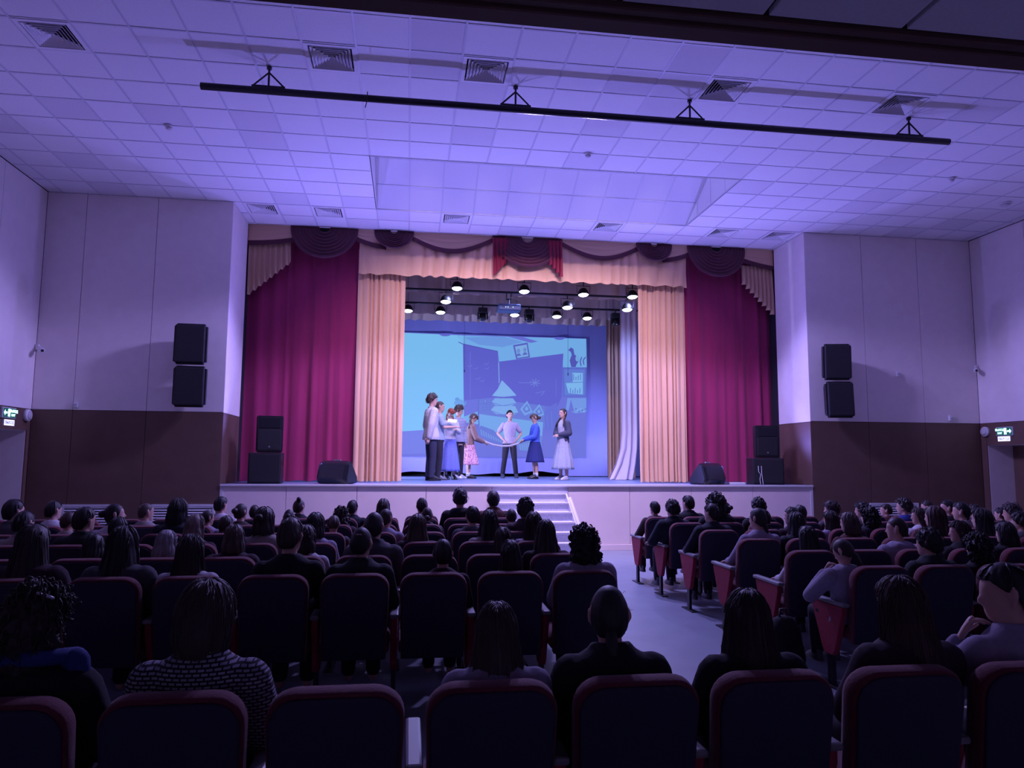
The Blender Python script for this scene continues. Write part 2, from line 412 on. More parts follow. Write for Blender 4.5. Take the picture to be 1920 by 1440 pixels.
# ================================================================== STAGE DRESSING
def curtain_bm(x0, x1, z0, z1, folds, amp, seed, nz=14, flare=0.0, hem=0.02, spp=10, pleat=0.0):
    rr = random.Random(seed); nx = int(folds*spp); bm = bmesh.new()
    ph = [rr.uniform(0, 6.28) for _ in range(4)]; rows = []
    for j in range(nz+1):
        t = j/nz; row = []
        for i in range(nx+1):
            s = i/nx
            wp = s + 0.018*math.sin(6.28*2.3*s+ph[0]) + 0.012*math.sin(6.28*5.1*s+ph[1]) + 0.004*math.sin(4*t+ph[2]+s*9)
            a = amp*(0.75+0.35*math.sin(6.28*1.7*s+ph[3]))*(0.55+0.45*t)
            y = a*math.sin(6.28*folds*wp) + 0.35*a*math.sin(6.28*folds*1.73*wp+1)
            if pleat: y = y*(1-pleat)-pleat*a*1.3*(2*abs(math.sin(math.pi*folds*wp))**0.6-1)
            x = x0+(x1-x0)*s + flare*t*t*(s-0.5)
            z = z1+(z0-z1)*t
            if j == nz: z += hem*(0.5+0.5*math.sin(6.28*folds*wp*0.9+ph[2])); y -= 0.3*amp
            row.append(Vector((x, y, z)))
        rows.append(row)
    rings(bm, rows, closed_u=False, cap=False)
    return bm
def cloth(name, bm, y, m, label, cat, group=None, parent=None):
    o = mk(name, bm, m, parent, smooth=True, loc=(0, y, 0))
    if parent is None: tag(o, label, cat, group)
    return o
cloth('stage_curtain', curtain_bm(PXL-0.25, -0.93, SZ+0.01, 6.22, 9, 0.05, 1, pleat=0.35), 0.34, M_REDC, 'crimson velvet house curtain drawn open on the left', 'curtain', 'red house curtains')
cloth('stage_curtain', curtain_bm(5.87, PXR+0.25, SZ+0.01, 6.22, 9, 0.05, 2, pleat=0.35), 0.34, M_REDC, 'crimson velvet house curtain drawn open on the right', 'curtain', 'red house curtains')
cloth('gold_curtain', curtain_bm(-1.0, -0.05, SZ+0.01, 5.9, 9, 0.055, 3, spp=18, pleat=0.8), 0.22, M_YELC, 'peach-gold pleated curtain hanging beside the left red curtain', 'curtain', 'peach-gold inner curtains')
cloth('gold_curtain', curtain_bm(4.86, 5.9, SZ+0.01, 5.9, 10, 0.05, 4, spp=18, pleat=0.8), 0.22, M_YELC, 'peach-gold pleated curtain hanging beside the right red curtain', 'curtain', 'peach-gold inner curtains')
cloth('leg_curtain', curtain_bm(5.2, 5.95, SZ+0.01, 6.6, 7, 0.05, 5), 3.95, M_BROWNC, 'taupe pleated leg curtain at stage right beside the backdrop', 'curtain')
b = curtain_bm(5.10, 5.52, SZ+0.01, 6.4, 3, 0.05, 6)
for v in b.verts:
    t = max(0, (2.3-v.co.z)/1.1)
    v.co.x -= 0.34*t*t*(1 if v.co.x < 5.3 else 0.4)
cloth('side_drape', b, 2.35, M_LILAC, 'pale lilac drape flaring out at the floor beside gold curtain', 'curtain')
M_VAL = mat('taupe valance', (0.78, 0.64, 0.60), 0.75, nscale=3, namt=0.06, stretch=(2, 2, 0.3))
cloth('pelmet', curtain_bm(-0.98, 5.9, 5.34, 6.2, 24, 0.04, 8, nz=8, hem=0.03, spp=14, pleat=0.7), 0.08, M_YELC, 'peach gathered pelmet across the top of the stage opening', 'valance')
for i, (y, z0, z1, lb) in enumerate(((1.12, 5.24, 7.9, 'taupe gathered valance just behind the peach pelmet'), (3.1, 5.18, 7.9, 'taupe gathered valance behind the projector'), (4.55, 5.30, 7.9, 'taupe gathered valance nearest to the blue backdrop'))):
    cloth('valance', curtain_bm(-1.2, 6.2, z0, z1, 26, 0.035, 20+i, nz=9, hem=0.03, spp=10, pleat=0.7), y, M_VAL, lb, 'valance', 'valances above the stage')
# fan swags
def fan_bm(hw, drop, n=8):
    bm = bmesh.new(); rows = []
    nt = n*6
    for j in range(nt+1):
        t = 0.16+0.84*j/nt; row = []
        rip = abs(math.sin(math.pi*n*(j/nt)))
        for i in range(25):
            a = math.pi*i/24
            s = math.sin(a)
            row.append(Vector((-hw*t*math.cos(a)*(1+0.03*s), -0.02-0.03*rip*(0.35+s*0.65)-0.10*s*t, -drop*t*s)))
        rows.append(row)
    rings(bm, rows, closed_u=False, cap=False)
    return bm
for x, hw, dr, lb in ((-1.67, 0.66, 0.66, 'large burgundy fan swag over the left red curtain'), (-0.30, 0.40, 0.40, 'small burgundy fan swag left of centre above the pelmet'), (2.44, 0.74, 0.66, 'large burgundy fan swag at the middle of the pelmet'), (5.17, 0.40, 0.41, 'small burgundy fan swag right of centre above the pelmet'), (6.56, 0.66, 0.69, 'large burgundy fan swag over the right red curtain')):
    o = mk('fan_swag', fan_bm(hw, dr), M_PLUM, smooth=True, loc=(x, 0.04, H+0.0)); tag(o, lb, 'swag', 'burgundy fan swags')
# peach swags with burgundy borders
def swag_bm(prof, n=24, top=0.0, band=None):
    """prof(s) -> bottom depth; surface from top (or from prof for a border of height band)"""
    bm = bmesh.new(); rows = []
    for j in range(9):
        t = j/8; row = []
        for i in range(n+1):
            s = i/n; x, d = prof(s)
            z = -(d*t) if band is None else -(d+band*t)
            y = -0.015*abs(math.sin(t*9+s*2))-0.03*math.sin(math.pi*s)
            if band is not None: y = -0.012-0.01*t-0.03*math.sin(math.pi*s)
            row.append(Vector((x, y, z)))
        rows.append(row)
    rings(bm, rows, closed_u=False, cap=False)
    return bm
def cat_prof(x0, x1, d0, d1, sag):
    return lambda s: (x0+(x1-x0)*s, d0+(d1-d0)*s+sag*math.sin(math.pi*s))
for x0, x1, d0, d1, sag, lb in ((PXL, -2.2, 0.33, 0.22, 0.03, 'peach swag with burgundy border in the top left corner'), (-1.25, -0.45, 0.06, 0.30, 0.05, 'peach swag with burgundy border between the two left fans'), (-0.05, 1.75, 0.02, 0.02, 0.30, 'wide peach swag with burgundy border left of centre fan'),
                              (3.12, 4.92, 0.02, 0.02, 0.30, 'wide peach swag with burgundy border right of centre fan'), (5.35, 6.12, 0.30, 0.06, 0.05, 'peach swag with burgundy border between the two right fans'), (7.05, PXR, 0.18, 0.36, 0.03, 'peach swag with burgundy border in the top right corner')):
    t = tag(empty('peach_swag', (0, 0.06, H)), lb, 'swag', 'peach swags along the top')
    mk('drape', swag_bm(cat_prof(x0, x1, d0, d1, sag)), M_PEACH, t, True)
    mk('border', swag_bm(cat_prof(x0, x1, d0, d1, sag), band=0.10), M_PLUM, t, True)
# cascading jabots (stepped zigzag hem)
def jabot_bm(x0, x1, ztop, zlong, zshort, n, flip):
    bm = bmesh.new(); rows = [[], [], []]
    for i in range(n*4+1):
        s = i/(n*4)
        st_ = math.floor(s*n)/n
        d = zlong+(zshort-zlong)*(0.75*st_+0.25*s)
        x = x0+(x1-x0)*s
        y = -0.03-0.045*math.sin(2*math.pi*n*s)
        xx = x+(0.02*math.sin(2*math.pi*n*s+1))
        rows[0].append(Vector((x, y*0.5, ztop))); rows[1].append(Vector(((x+xx)/2, y, (ztop+d)/2))); rows[2].append(Vector((xx, y*1.2, d)))
    rings(bm, rows, closed_u=False, cap=False)
    return bm
cloth('jabot', jabot_bm(PXL, -2.33, 5.95, 4.84, 5.55, 8, 0), 0.12, M_PEACH, 'cream pleated jabot with stepped hem in the left corner', 'jabot', 'cream side jabots')
cloth('jabot', jabot_bm(PXR, 7.16, 5.90, 4.82, 5.55, 8, 1), 0.12, M_PEACH, 'cream pleated jabot with stepped hem in the right corner', 'jabot', 'cream side jabots')
M_REDT = mat('red tail', (0.25, 0.012, 0.04), 0.75)
cloth('swag_tail', jabot_bm(1.70, 2.02, 6.2, 5.40, 5.75, 4, 0), -0.02, M_REDT, 'short red zigzag tail left of the middle fan swag', 'jabot', 'red tails')
cloth('swag_tail', jabot_bm(3.16, 2.86, 6.2, 5.42, 5.75, 4, 0), -0.02, M_REDT, 'short red zigzag tail right of the middle fan swag', 'jabot', 'red tails')
# backdrop with projected picture
BY = 5.8
b = curtain_bm(-1.6, 6.9, 1.30, 6.6, 9, 0.012, 31, nz=10, hem=0.0, spp=10)
for v in b.verts:
    if v.co.z < 1.35:
        v.co.z = 1.30 + 0.035*math.sin(v.co.x*2.1) + 0.02*math.sin(v.co.x*5.3+1) if v.co.x < 4.4 else 1.22
bd = cloth('backdrop', b, BY, M_BACKD, 'blue-violet backdrop cloth showing a projected picture of a village room', 'backdrop')
mp_ = bpy.data.materials.new('projected picture'); mp_.use_nodes = True
nt = mp_.node_tree; bs = nt.nodes['Principled BSDF']; an = nt.nodes.new('ShaderNodeVertexColor'); an.layer_name = 'Col'
bs.inputs['Base Color'].default_value = (0.03, 0.03, 0.06, 1); bs.inputs['Roughness'].default_value = 0.9
nt.links.new(an.outputs['Color'], bs.inputs['Emission Color']); bs.inputs['Emission Strength'].default_value = 0.92  # emission stands in for the projector's light on the cloth
pic = bmesh.new(); pcl = pic.loops.layers.float_color.new('Col')
def lin(c): return tuple(((x/255)/12.92 if x <= 10 else (((x/255)+0.055)/1.055)**2.4) for x in c)
def ppoly(pts, col, layer, crop=8):
    if crop == 8: P = [(750+x/4.683, 590+y/4.683) for x, y in pts]
    elif crop == 4: P = [(760+x/4.8, 700+y/4.8) for x, y in pts]
    else: P = pts
    vs = [pic.verts.new(at(u, v, 1, BY-0.035-0.0025*layer)-Vector((0, BY, 0))) for u, v in P]
    f = pic.faces.new(vs)
    for l in f.loops: l[pcl] = (*lin(col), 1)
def pell(cx, cy, rx, ry, col, layer, crop=8, a0=0, a1=360, n=20):
    ppoly([(cx+rx*math.cos(R(a0+(a1-a0)*k/n)), cy+ry*math.sin(R(a0+(a1-a0)*k/n))) for k in range(n if a1-a0 >= 360 else n+1)], col, layer, crop)
def pline(pts, wd, col, layer, crop=8):
    for (xa, ya), (xb, yb) in zip(pts[:-1], pts[1:]):
        L = math.hypot(xb-xa, yb-ya) or 1; nx, ny = -(yb-ya)/L*wd/2, (xb-xa)/L*wd/2
        ppoly([(xa+nx, ya+ny), (xb+nx, yb+ny), (xb-nx, yb-ny), (xa-nx, ya-ny)], col, layer, crop)
CY, MI, DK, LT, SH = (120, 190, 238), (100, 108, 208), (88, 90, 196), (112, 172, 230), (78, 82, 178)
ppoly([(730, 622), (1099, 635), (1099, 858), (730, 856)], MI, 0, 0)
ppoly([(735, 623), (868, 629), (868, 650), (870, 790), (806, 808), (735, 810)], CY, 1, 0)
ppoly([(500, 182), (1635, 212), (1640, 462), (1430, 462), (1430, 345), (870, 412), (860, 322), (550, 252)], LT, 1)
ppoly([(940, 192), (1080, 196), (1210, 236), (1150, 248)], MI, 2)
ppoly([(560, 200), (900, 190), (1080, 240), (900, 285), (700, 265)], (104, 150, 222), 2)
ppoly([(555, 255), (858, 322), (866, 722), (560, 752)], DK, 2); ppoly([(872, 412), (1435, 342), (1425, 480), (1420, 720), (1380, 810), (872, 770)], DK, 2)
pline([(866, 420), (872, 600)], 7, (125, 165, 228), 3); pline([(512, 240), (560, 262), (858, 322)], 7, SH, 3); pline([(617, 330), (617, 740)], 4, (110, 120, 212), 3)
for x0, y0 in ((590, 450), (640, 470), (735, 430), (740, 470), (660, 560), (700, 580)): pline([(x0, y0), (x0+30, y0+8), (x0+44, y0-12)], 5, (108, 116, 210), 4)
for a in range(0, 360, 45): pline([(1185, 598), (1185+46*math.cos(R(a+12)), 598+38*math.sin(R(a+12)))], 7, (110, 128, 214), 4)
pline([(1040, 596), (1150, 600)], 5, (108, 124, 212), 4); pline([(1190, 690), (1270, 672), (1240, 710)], 5, (108, 124, 212), 4); pline([(1368, 560), (1372, 720)], 3, (112, 124, 212), 4)
ppoly([(992, 268), (1120, 245), (1142, 375), (1020, 392)], (84, 94, 190), 4); ppoly([(1010, 280), (1112, 262), (1128, 364), (1030, 380)], (124, 172, 226), 5)
for x0, y0 in ((1040, 318), (1096, 308)): pell(x0, y0, 15, 20, (104, 140, 210), 6); ppoly([(x0-22, y0+50), (x0-10, y0+24), (x0+10, y0+22), (x0+26, y0+42)], (88, 106, 196), 6)
ppoly([(1425, 462), (1637, 462), (1637, 722), (1430, 722)], (86, 104, 198), 3); ppoly([(1440, 480), (1622, 480), (1622, 706), (1446, 706)], (92, 122, 208), 4)
ppoly([(1515, 510), (1605, 512), (1605, 700), (1480, 690), (1455, 600), (1518, 590)], (122, 182, 232), 5)
for k in range(6): pline([(1485+20*k, 575), (1485+20*k, 545-(k % 3)*12)], 7, (92, 120, 204), 6)
for k in range(5): pline([(1495+21*k, 690), (1497+21*k, 645+(k % 2)*16)], 8, (92, 120, 204), 6)
pline([(1455, 598), (1605, 592)], 6, (96, 124, 206), 6)
ppoly([(1476, 312), (1500, 288), (1522, 300), (1532, 350), (1560, 372), (1572, 402), (1548, 440), (1542, 460), (1504, 460), (1490, 402), (1508, 352), (1498, 325)], SH, 5)
pell(1558, 385, 18, 26, (112, 165, 226), 6); pline([(1590, 450), (1582, 410), (1596, 372)], 9, SH, 5); pline([(1615, 440), (1608, 400), (1630, 372)], 9, SH, 5)
# pillows, bed, table
ppoly([(868, 745), (1270, 800), (1280, 905), (1270, 1000), (1050, 1010), (690, 960), (690, 745)], (98, 118, 206), 4)
ppoly([(895, 575), (960, 640), (1022, 708), (960, 722), (850, 718), (808, 712), (860, 650)], (126, 174, 230), 5)
ppoly([(832, 734), (990, 734), (1022, 774), (980, 800), (840, 796), (805, 768)], (118, 166, 226), 5); ppoly([(830, 802), (1010, 802), (1040, 860), (980, 884), (845, 872), (795, 840)], (122, 170, 228), 5)
pline([(812, 714), (900, 724), (1020, 712)], 5, (92, 120, 204), 6); pline([(806, 772), (900, 800), (1020, 778)], 5, (92, 120, 204), 6); pline([(797, 842), (900, 878), (1038, 862)], 5, (92, 120, 204), 6)
for cx, cy, s in ((1112, 822, 58), (1220, 846, 54)):
    ppoly([(cx-s, cy+8), (cx+4, cy-s*1.15), (cx+s*0.95, cy+s*0.6), (cx-s*0.3, cy+s*1.1)], (112, 158, 222), 5); ppoly([(cx-s*0.6, cy+6), (cx+3, cy-s*0.7), (cx+s*0.6, cy+s*0.35), (cx-s*0.2, cy+s*0.7)], (92, 116, 202), 6); ppoly([(cx-s*0.3, cy+4), (cx+2, cy-s*0.35), (cx+s*0.3, cy+s*0.2), (cx-s*0.1, cy+s*0.4)], (116, 162, 224), 7)
ppoly([(665, 365), (760, 380), (1240, 440), (1230, 600), (1000, 640), (700, 560), (665, 480)], (112, 164, 226), 6, 4)
ppoly([(640, 530), (680, 470), (790, 510), (880, 590), (870, 640), (720, 600)], (94, 116, 204), 7, 4)
for k in range(9): pline([(680+22*k, 505+12*k), (690+22*k, 560+8*k)], 7, (116, 158, 222), 8, 4)
ppoly([(1000, 620), (1230, 560), (1225, 725), (1020, 690)], (98, 128, 210), 7, 4)
for k in range(10): pline([(1030+20*k, 640-4*k), (1040+19*k, 690)], 6, (116, 160, 224), 8, 4)
pline([(660, 230), (655, 380), (665, 480)], 10, (88, 104, 196), 6, 4); pline([(660, 280), (780, 262)], 8, (92, 112, 202), 6, 4); pell(720, 250, 12, 18, (90, 112, 202), 6, 4); pell(720, 250, 7, 12, (106, 140, 214), 7, 4)
for k in range(3): pline([(680, 290+k*24), (770, 280+k*22)], 6, (92, 116, 204), 6, 4); pline([(700+k*30, 240), (700+k*30, 350)], 5, (92, 116, 204), 6, 4)
pell(486, 268, 48, 34, (104, 160, 222), 5, 4); pell(466, 232, 20, 14, (96, 148, 216), 6, 4); pline([(528, 290), (548, 268), (540, 250)], 8, (100, 152, 218), 6, 4); ppoly([(500, 400), (660, 340), (660, 460), (520, 440)], (112, 172, 228), 5, 4)
ppoly([(735, 810), (800, 806), (800, 850), (735, 852)], (106, 118, 214), 3, 0); ppoly([(1470, 732), (1637, 732), (1637, 856), (1540, 866), (1455, 832)], (110, 150, 222), 4); ppoly([(1500, 745), (1530, 850), (1480, 850)], MI, 5)
for k in range(7): pell(1545+14*k, 828+(k % 3)*12, 9, 8, (126, 172, 230) if k % 2 else (90, 110, 200), 6, n=8)
ppoly([(1260, 860), (1340, 790), (1380, 770), (1390, 1000), (1280, 1010)], (94, 106, 204), 5); pline([(1290, 880), (1300, 1000)], 5, (106, 126, 212), 6); pline([(1330, 850), (1335, 1000)], 5, (106, 126, 212), 6)
pell(398, 164, 56, 26, (92, 98, 202), 6, a0=0, a1=180); pell(1400, 198, 50, 24, (92, 98, 202), 6, a0=0, a1=180)  # painted shadows of stage lamps at the picture's top edge
mk('projected_picture', pic, mp_, bd)
for u, v0, v1 in ((871, 600, 694), (1065, 604, 700)):
    p0, p1 = at(u, v0, 1, 4.7), at(u, v1, 1, 4.7)
    bm = bmesh.new(); tube(bm, [Vector((p0.x, p0.y, 7.9)), p0, p1], 0.004, 5, False); tube(bm, [p1, p1-Vector((0, 0, 0.05))], 0.014, 6)
    tag(mk('hanging_microphone', bm, M_BLACK), 'thin microphone hanging on a cable, %s of the two over stage' % ('left' if u < 1000 else 'right'), 'microphone', 'hanging microphones')

# ---- battens and lamps
def batten(y, z, lb, x0=-1.4, x1=6.4):
    t = tag(empty('lighting_batten', (0, y, z)), lb, 'batten', 'stage lighting battens')
    bm = bmesh.new(); tube(bm, [(x0, 0, 0), (x1, 0, 0)], 0.024, 10); mk('pipe', bm, M_STEEL, t, True)
    for x in (0.0, 2.5, 5.0):
        bm = bmesh.new(); tube(bm, [(x, 0, 0), (x, 0, 7.9-z)], 0.004, 5, False); mk('hanging_cable', bm, M_STEEL, t)
batten(0.85, 5.68, 'dark pipe batten hidden behind the peach pelmet'); batten(1.0, 5.31, 'dark pipe batten holding the projector'); batten(2.9, 5.42, 'dark pipe batten at mid stage holding small lamps')
LME = {}
def stage_lamp(p, pipe_z, pipe_y, label, power=1.0, tilt=10):
    t = tag(empty('stage_lamp', p), label, 'stage light', 'round stage lamps')
    if not LME:
        bm = bmesh.new(); lathe(bm, [(0.002, 0.15), (0.05, 0.148), (0.085, 0.12), (0.11, 0.07), (0.128, 0.01), (0.13, -0.005), (0.112, -0.005), (0.112, 0.01)], 24); LME['housing'] = bm_to(bm, 'housing', M_BLACK, True)
        bm = bmesh.new(); lathe(bm, [(0.11, 0.006), (0.09, -0.012), (0.05, -0.022), (0.003, -0.026)], 24); LME['lens'] = bm_to(bm, 'lens', M_LENS, True)
        bm = bmesh.new(); tube(bm, [(-0.14, 0, 0.05), (-0.15, 0, 0.2), (0.15, 0, 0.2), (0.14, 0, 0.05)], 0.008, 6); LME['yoke'] = bm_to(bm, 'yoke', M_STEEL)
    ho_ = place('housing', LME['housing'], None, t); ho_.rotation_euler = (-R(tilt), 0, 0)
    place('lens', LME['lens'], None, ho_); place('yoke', LME['yoke'], None, t)
    bm = bmesh.new(); tube(bm, [(0, 0, 0.2), (0, 0, max(0.22, pipe_z-p[2])), (0, pipe_y-p[1], max(0.23, pipe_z-p[2]))], 0.012, 6); mk('clamp', bm, M_STEEL, t)
    d = Vector((0, -math.sin(R(tilt)), -math.cos(R(tilt))))
    add_light('lamp_beam', 'SPOT', d*0.05, d*2+Vector((0, 0.3, 0)), LAMP_COLOR, LAMP_POWER*power, 0.09, 165, 0.4).parent = t
LA = [(857, 541, 0.85, 5.68), (983, 547, 0.85, 5.68), (1094, 553, 0.85, 5.68), (1186, 557, 0.85, 5.68)]
LB = [(836, 566, 1.0, 5.31), (1064, 577, 1.0, 5.31), (1176, 581, 1.0, 5.31)]
LC = [(765, 583, 2.9, 5.42), (826, 586, 2.9, 5.42), (965, 591, 2.9, 5.42), (1044, 594, 2.9, 5.42), (1101, 597, 2.9, 5.42)]
for i, (u, v, y, z) in enumerate(LA): stage_lamp(at(u, v, 1, y), z, y, 'domed black stage lamp, %s of four along the top row' % ORD[i])
for i, (u, v, y, z) in enumerate(LB): stage_lamp(at(u, v, 1, y), z, y, 'domed black stage lamp below the projector pipe, %s from left' % ORD[i])
for i, (u, v, y, z) in enumerate(LC): stage_lamp(at(u, v, 1, y), z, y, 'glowing stage lamp in the back lower row, %s from left' % ORD[i], 1.3)
def moving_head(p, label):
    t = tag(empty('moving_head_light', p), label, 'stage light', 'moving head lights')
    bxo('base', -0.11, 0.11, -0.09, 0.09, 0.06, 0.19, M_BLACK, t, 0.012)
    bm = bmesh.new(); box(bm, -0.125, -0.095, -0.04, 0.04, -0.09, 0.08); box(bm, 0.095, 0.125, -0.04, 0.04, -0.09, 0.08); box(bm, -0.11, 0.11, -0.03, 0.03, 0.045, 0.075); mk('yoke', bm, M_BLACK, t)
    bm = bmesh.new(); lathe(bm, [(0.05, 0.07), (0.08, 0.03), (0.085, -0.06), (0.075, -0.11), (0.06, -0.115)], 16, Matrix.Rotation(R(-20), 4, 'X')); mk('head', bm, M_BLACKG, t, True)
    bm = bmesh.new(); tube(bm, [(0, 0, 0.19), (0, 0, 0.27), (0, 0.1, 0.30)], 0.015, 6); mk('clamp', bm, M_STEEL, t)
for (u, v), lb in zip(((905, 592), (992, 595), (1154, 602)), ('black moving head light left of centre under back valance', 'black moving head light right of the projector', 'black moving head light near the taupe leg curtain')):
    moving_head(at(u, v, 1, 2.8), lb)
pr = tag(empty('projector', (2.19, 1.0, 4.88)), 'dark ceiling projector hanging from the front batten', 'projector')
bxo('body', -0.24, 0.24, -0.18, 0.2, 0, 0.14, mat('projector case', (0.04, 0.07, 0.16), 0.35), pr, 0.02, 2)
bm = bmesh.new(); lathe(bm, [(0.06, 0), (0.06, 0.05), (0.045, 0.05), (0.04, 0.03), (0.003, 0.03)], 16, Matrix.Translation((0.1, 0.19, 0.07)) @ Matrix.Rotation(R(-90), 4, 'X')); mk('lens', bm, M_BLACKG, pr, True)
bm = bmesh.new(); tube(bm, [(0, 0, 0.14), (0, 0, 0.28)], 0.02, 8); tube(bm, [(-0.05, 0, 0.28), (0.05, 0, 0.28)], 0.014, 6); tube(bm, [(-0.05, 0, 0.28), (-0.05, 0, 0.43)], 0.012, 6); tube(bm, [(0.05, 0, 0.28), (0.05, 0, 0.43)], 0.012, 6); mk('mount', bm, M_STEEL, pr)
bm = bmesh.new(); tube(bm, [(0.12, -0.17, 0.1), (0.16, -0.2, 0.2), (0.05, -0.12, 0.26), (-0.08, -0.1, 0.24), (-0.05, 0, 0.3)], 0.006, 5); mk('cable', bm, M_BLACK, pr)
bm = bmesh.new()
for x in (-0.1, -0.05, 0.06): box(bm, x, x+0.018, -0.183, -0.178, 0.06, 0.075)
mk('indicator_lights', bm, mat('indicator', (0.2, 0.5, 1), 0.4, emit=(0.4, 0.8, 1), estr=2), pr)
# front-of-house spotlights inside the ceiling recess
for i, x in enumerate((0.2, 1.3, 2.4, 3.5, 4.6)):
    t = tag(empty('recess_spotlight', (x, -3.25, H+0.80)), 'black spotlight inside the ceiling recess, %s from the left' % ORD[i], 'stage light', 'recess spotlights')
    tg = Vector((2.4+(x-2.4)*0.85, 0.9, 1.1)); d = (tg-Vector((x, -3.25, H+0.8))).normalized()
    q = d.to_track_quat('Z', 'Y').to_matrix().to_4x4()
    bm = bmesh.new(); lathe(bm, [(0.003, -0.30), (0.07, -0.30), (0.08, -0.1), (0.09, -0.02), (0.075, -0.02), (0.07, -0.06)], 16, q); mk('housing', bm, M_BLACK, t, True)
    bm = bmesh.new(); lathe(bm, [(0.07, -0.05), (0.003, -0.045)], 16, q); mk('lens', bm, mat('recess lens', (1, 1, 1), 0.3, emit=(0.9, 0.8, 1.0), estr=2.0), t, True)
    bm = bmesh.new(); tube(bm, [Vector((-0.1, 0, 0))-d*0.12, (-0.11, -0.1, 0.4), (0.11, -0.1, 0.4), Vector((0.1, 0, 0))-d*0.12], 0.012, 6); tube(bm, [(0, -0.1, 0.4), (0, -0.1, 0.54)], 0.015, 6); mk('yoke', bm, M_STEEL, t)
    add_light('spot_beam', 'SPOT', d*0.02, d*3, PIT_COLOR, PIT_POWER, 0.05, 80, 0.75).parent = t
for x in (1.85, 2.95):  # added unseen wash lamps that brighten the front walls
    t = tag(empty('added_recess_wash', (x, -3.2, H+0.20)), 'added violet wash light inside the ceiling recess, %s one' % ('left' if x < 2.4 else 'right'), 'stage light', 'added recess wash lights')
    bxo('housing', -0.16, 0.16, -0.08, 0.08, 0.0, 0.10, M_BLACK, t, 0.01); bm = bmesh.new(); tube(bm, [(0, 0, 0.1), (0, -0.2, 0.3), (0, -0.39, 0.32)], 0.015, 6); mk('stem', bm, M_STEEL, t)
    bxo('lens', -0.14, 0.14, -0.06, 0.06, -0.006, 0.0, mat('violet lens', (0.3, 0.2, 0.6), 0.3, emit=(0.6, 0.45, 1.0), estr=2), t)
    add_light('added_wash_beam', 'SPOT', (0, 0, -0.03), Vector((0, -1.4, -3)), WASH_COLOR, WASH_POWER, 0.12, 168, 0.15).parent = t
# added unseen blue fill lights for ceiling and backdrop: behind the monitors, behind the loudspeaker stacks and in the wings
def added_flood(x, y, z, tgt, power, col, ang, lb):
    t = tag(empty('added_flood', (x, y, SZ+0.004)), lb, 'stage light', 'added blue fill lights')
    d = (Vector(tgt)-Vector((x, y, SZ+z))).normalized(); M = Matrix.Translation((0, 0, z)) @ d.to_track_quat('Y', 'Z').to_matrix().to_4x4()
    bm = bmesh.new(); box(bm, -0.12, 0.12, -0.07, 0.0, -0.07, 0.07, M); mk('housing', bm, M_BLACK, t)
    bm = bmesh.new(); tube(bm, [(0, 0, z-0.05), (0, 0, 0.02)], 0.014, 6, False); box(bm, -0.13, 0.13, -0.12, 0.12, 0, 0.02); mk('stand', bm, M_STEEL, t)
    bm = bmesh.new(); box(bm, -0.10, 0.10, 0.0, 0.006, -0.055, 0.055, M); mk('lens', bm, mat('blue lens', (0.1, 0.1, 0.4), 0.3, emit=(0.3, 0.28, 1.0), estr=2), t)
    add_light('added_flood_beam', 'SPOT', Vector((0, 0, z))+d*0.03, Vector((0, 0, z))+d*3, col, power, 0.10, ang, 1.0).parent = t
added_flood(-1.22, -0.40, 0.20, (2.4, -7.3, 6.4), FLOOD_POWER*1.25, FLOOD_COLOR, 165, 'added blue fill light behind the left floor monitor')
added_flood(6.06, -0.40, 0.20, (2.4, -7.3, 6.4), FLOOD_POWER*1.4, FLOOD_COLOR, 165, 'added blue fill light behind the right floor monitor')
added_flood(-2.51, -0.28, 0.95, (2.4, -7.3, 6.4), FLOOD_POWER*0.7, FLOOD_COLOR, 165, 'added blue fill light on a stand behind the left loudspeaker')
added_flood(7.40, -0.22, 0.70, (2.4, -7.3, 6.4), FLOOD_POWER*0.5, FLOOD_COLOR, 165, 'added blue fill light on a stand behind the right loudspeaker')
added_flood(-1.0, 3.5, 0.30, (4.2, 5.3, 5.0), WING_POWER, WING_COLOR, 150, 'added blue fill light in the left wing behind gold curtain')
added_flood(6.5, 4.7, 0.30, (2.5, 5.6, 4.6), WING_POWER*0.2, WING_COLOR, 150, 'added blue fill light in the right wing behind the taupe leg curtain')

# ---- loudspeakers
def pa_top(loc, rz, label, w=0.46, h=0.66, d=0.40):
    t = tag(empty('loudspeaker', loc, rz), label, 'loudspeaker', 'stage loudspeakers')
    bm = bmesh.new()
    prof = [(-w/2, -d/2), (w/2, -d/2), (w/2, -0.02), (w*0.30, d/2), (-w*0.30, d/2), (-w/2, -0.02)]
    rings(bm, [[Vector((x, y, z)) for x, y in prof] for z in (0, h)]); bmesh.ops.bevel(bm, geom=bm.edges[:], offset=0.018, segments=2, affect='EDGES'); mk('cabinet', bm, M_BLACK, t)
    bxo('grille', -w/2+0.03, w/2-0.03, -d/2-0.008, -d/2+0.01, 0.04, h*0.62, M_GRILLE, t, 0.006)
    bm = bmesh.new(); box(bm, -w/2+0.05, w/2-0.05, -d/2-0.006, -d/2+0.002, h*0.66, h-0.05); bmesh.ops.bevel(bm, geom=bm.edges[:], offset=0.006, segments=1, affect='EDGES'); mk('horn', bm, M_BLACKG, t)
    bm = bmesh.new(); lathe(bm, [(0.003, 0.012), (0.018, 0.01), (0.02, 0)], 12, Matrix.Translation((0, -d/2-0.006, 0.10)) @ Matrix.Rotation(R(90), 4, 'X')); mk('badge', bm, M_METAL, t)
    return t
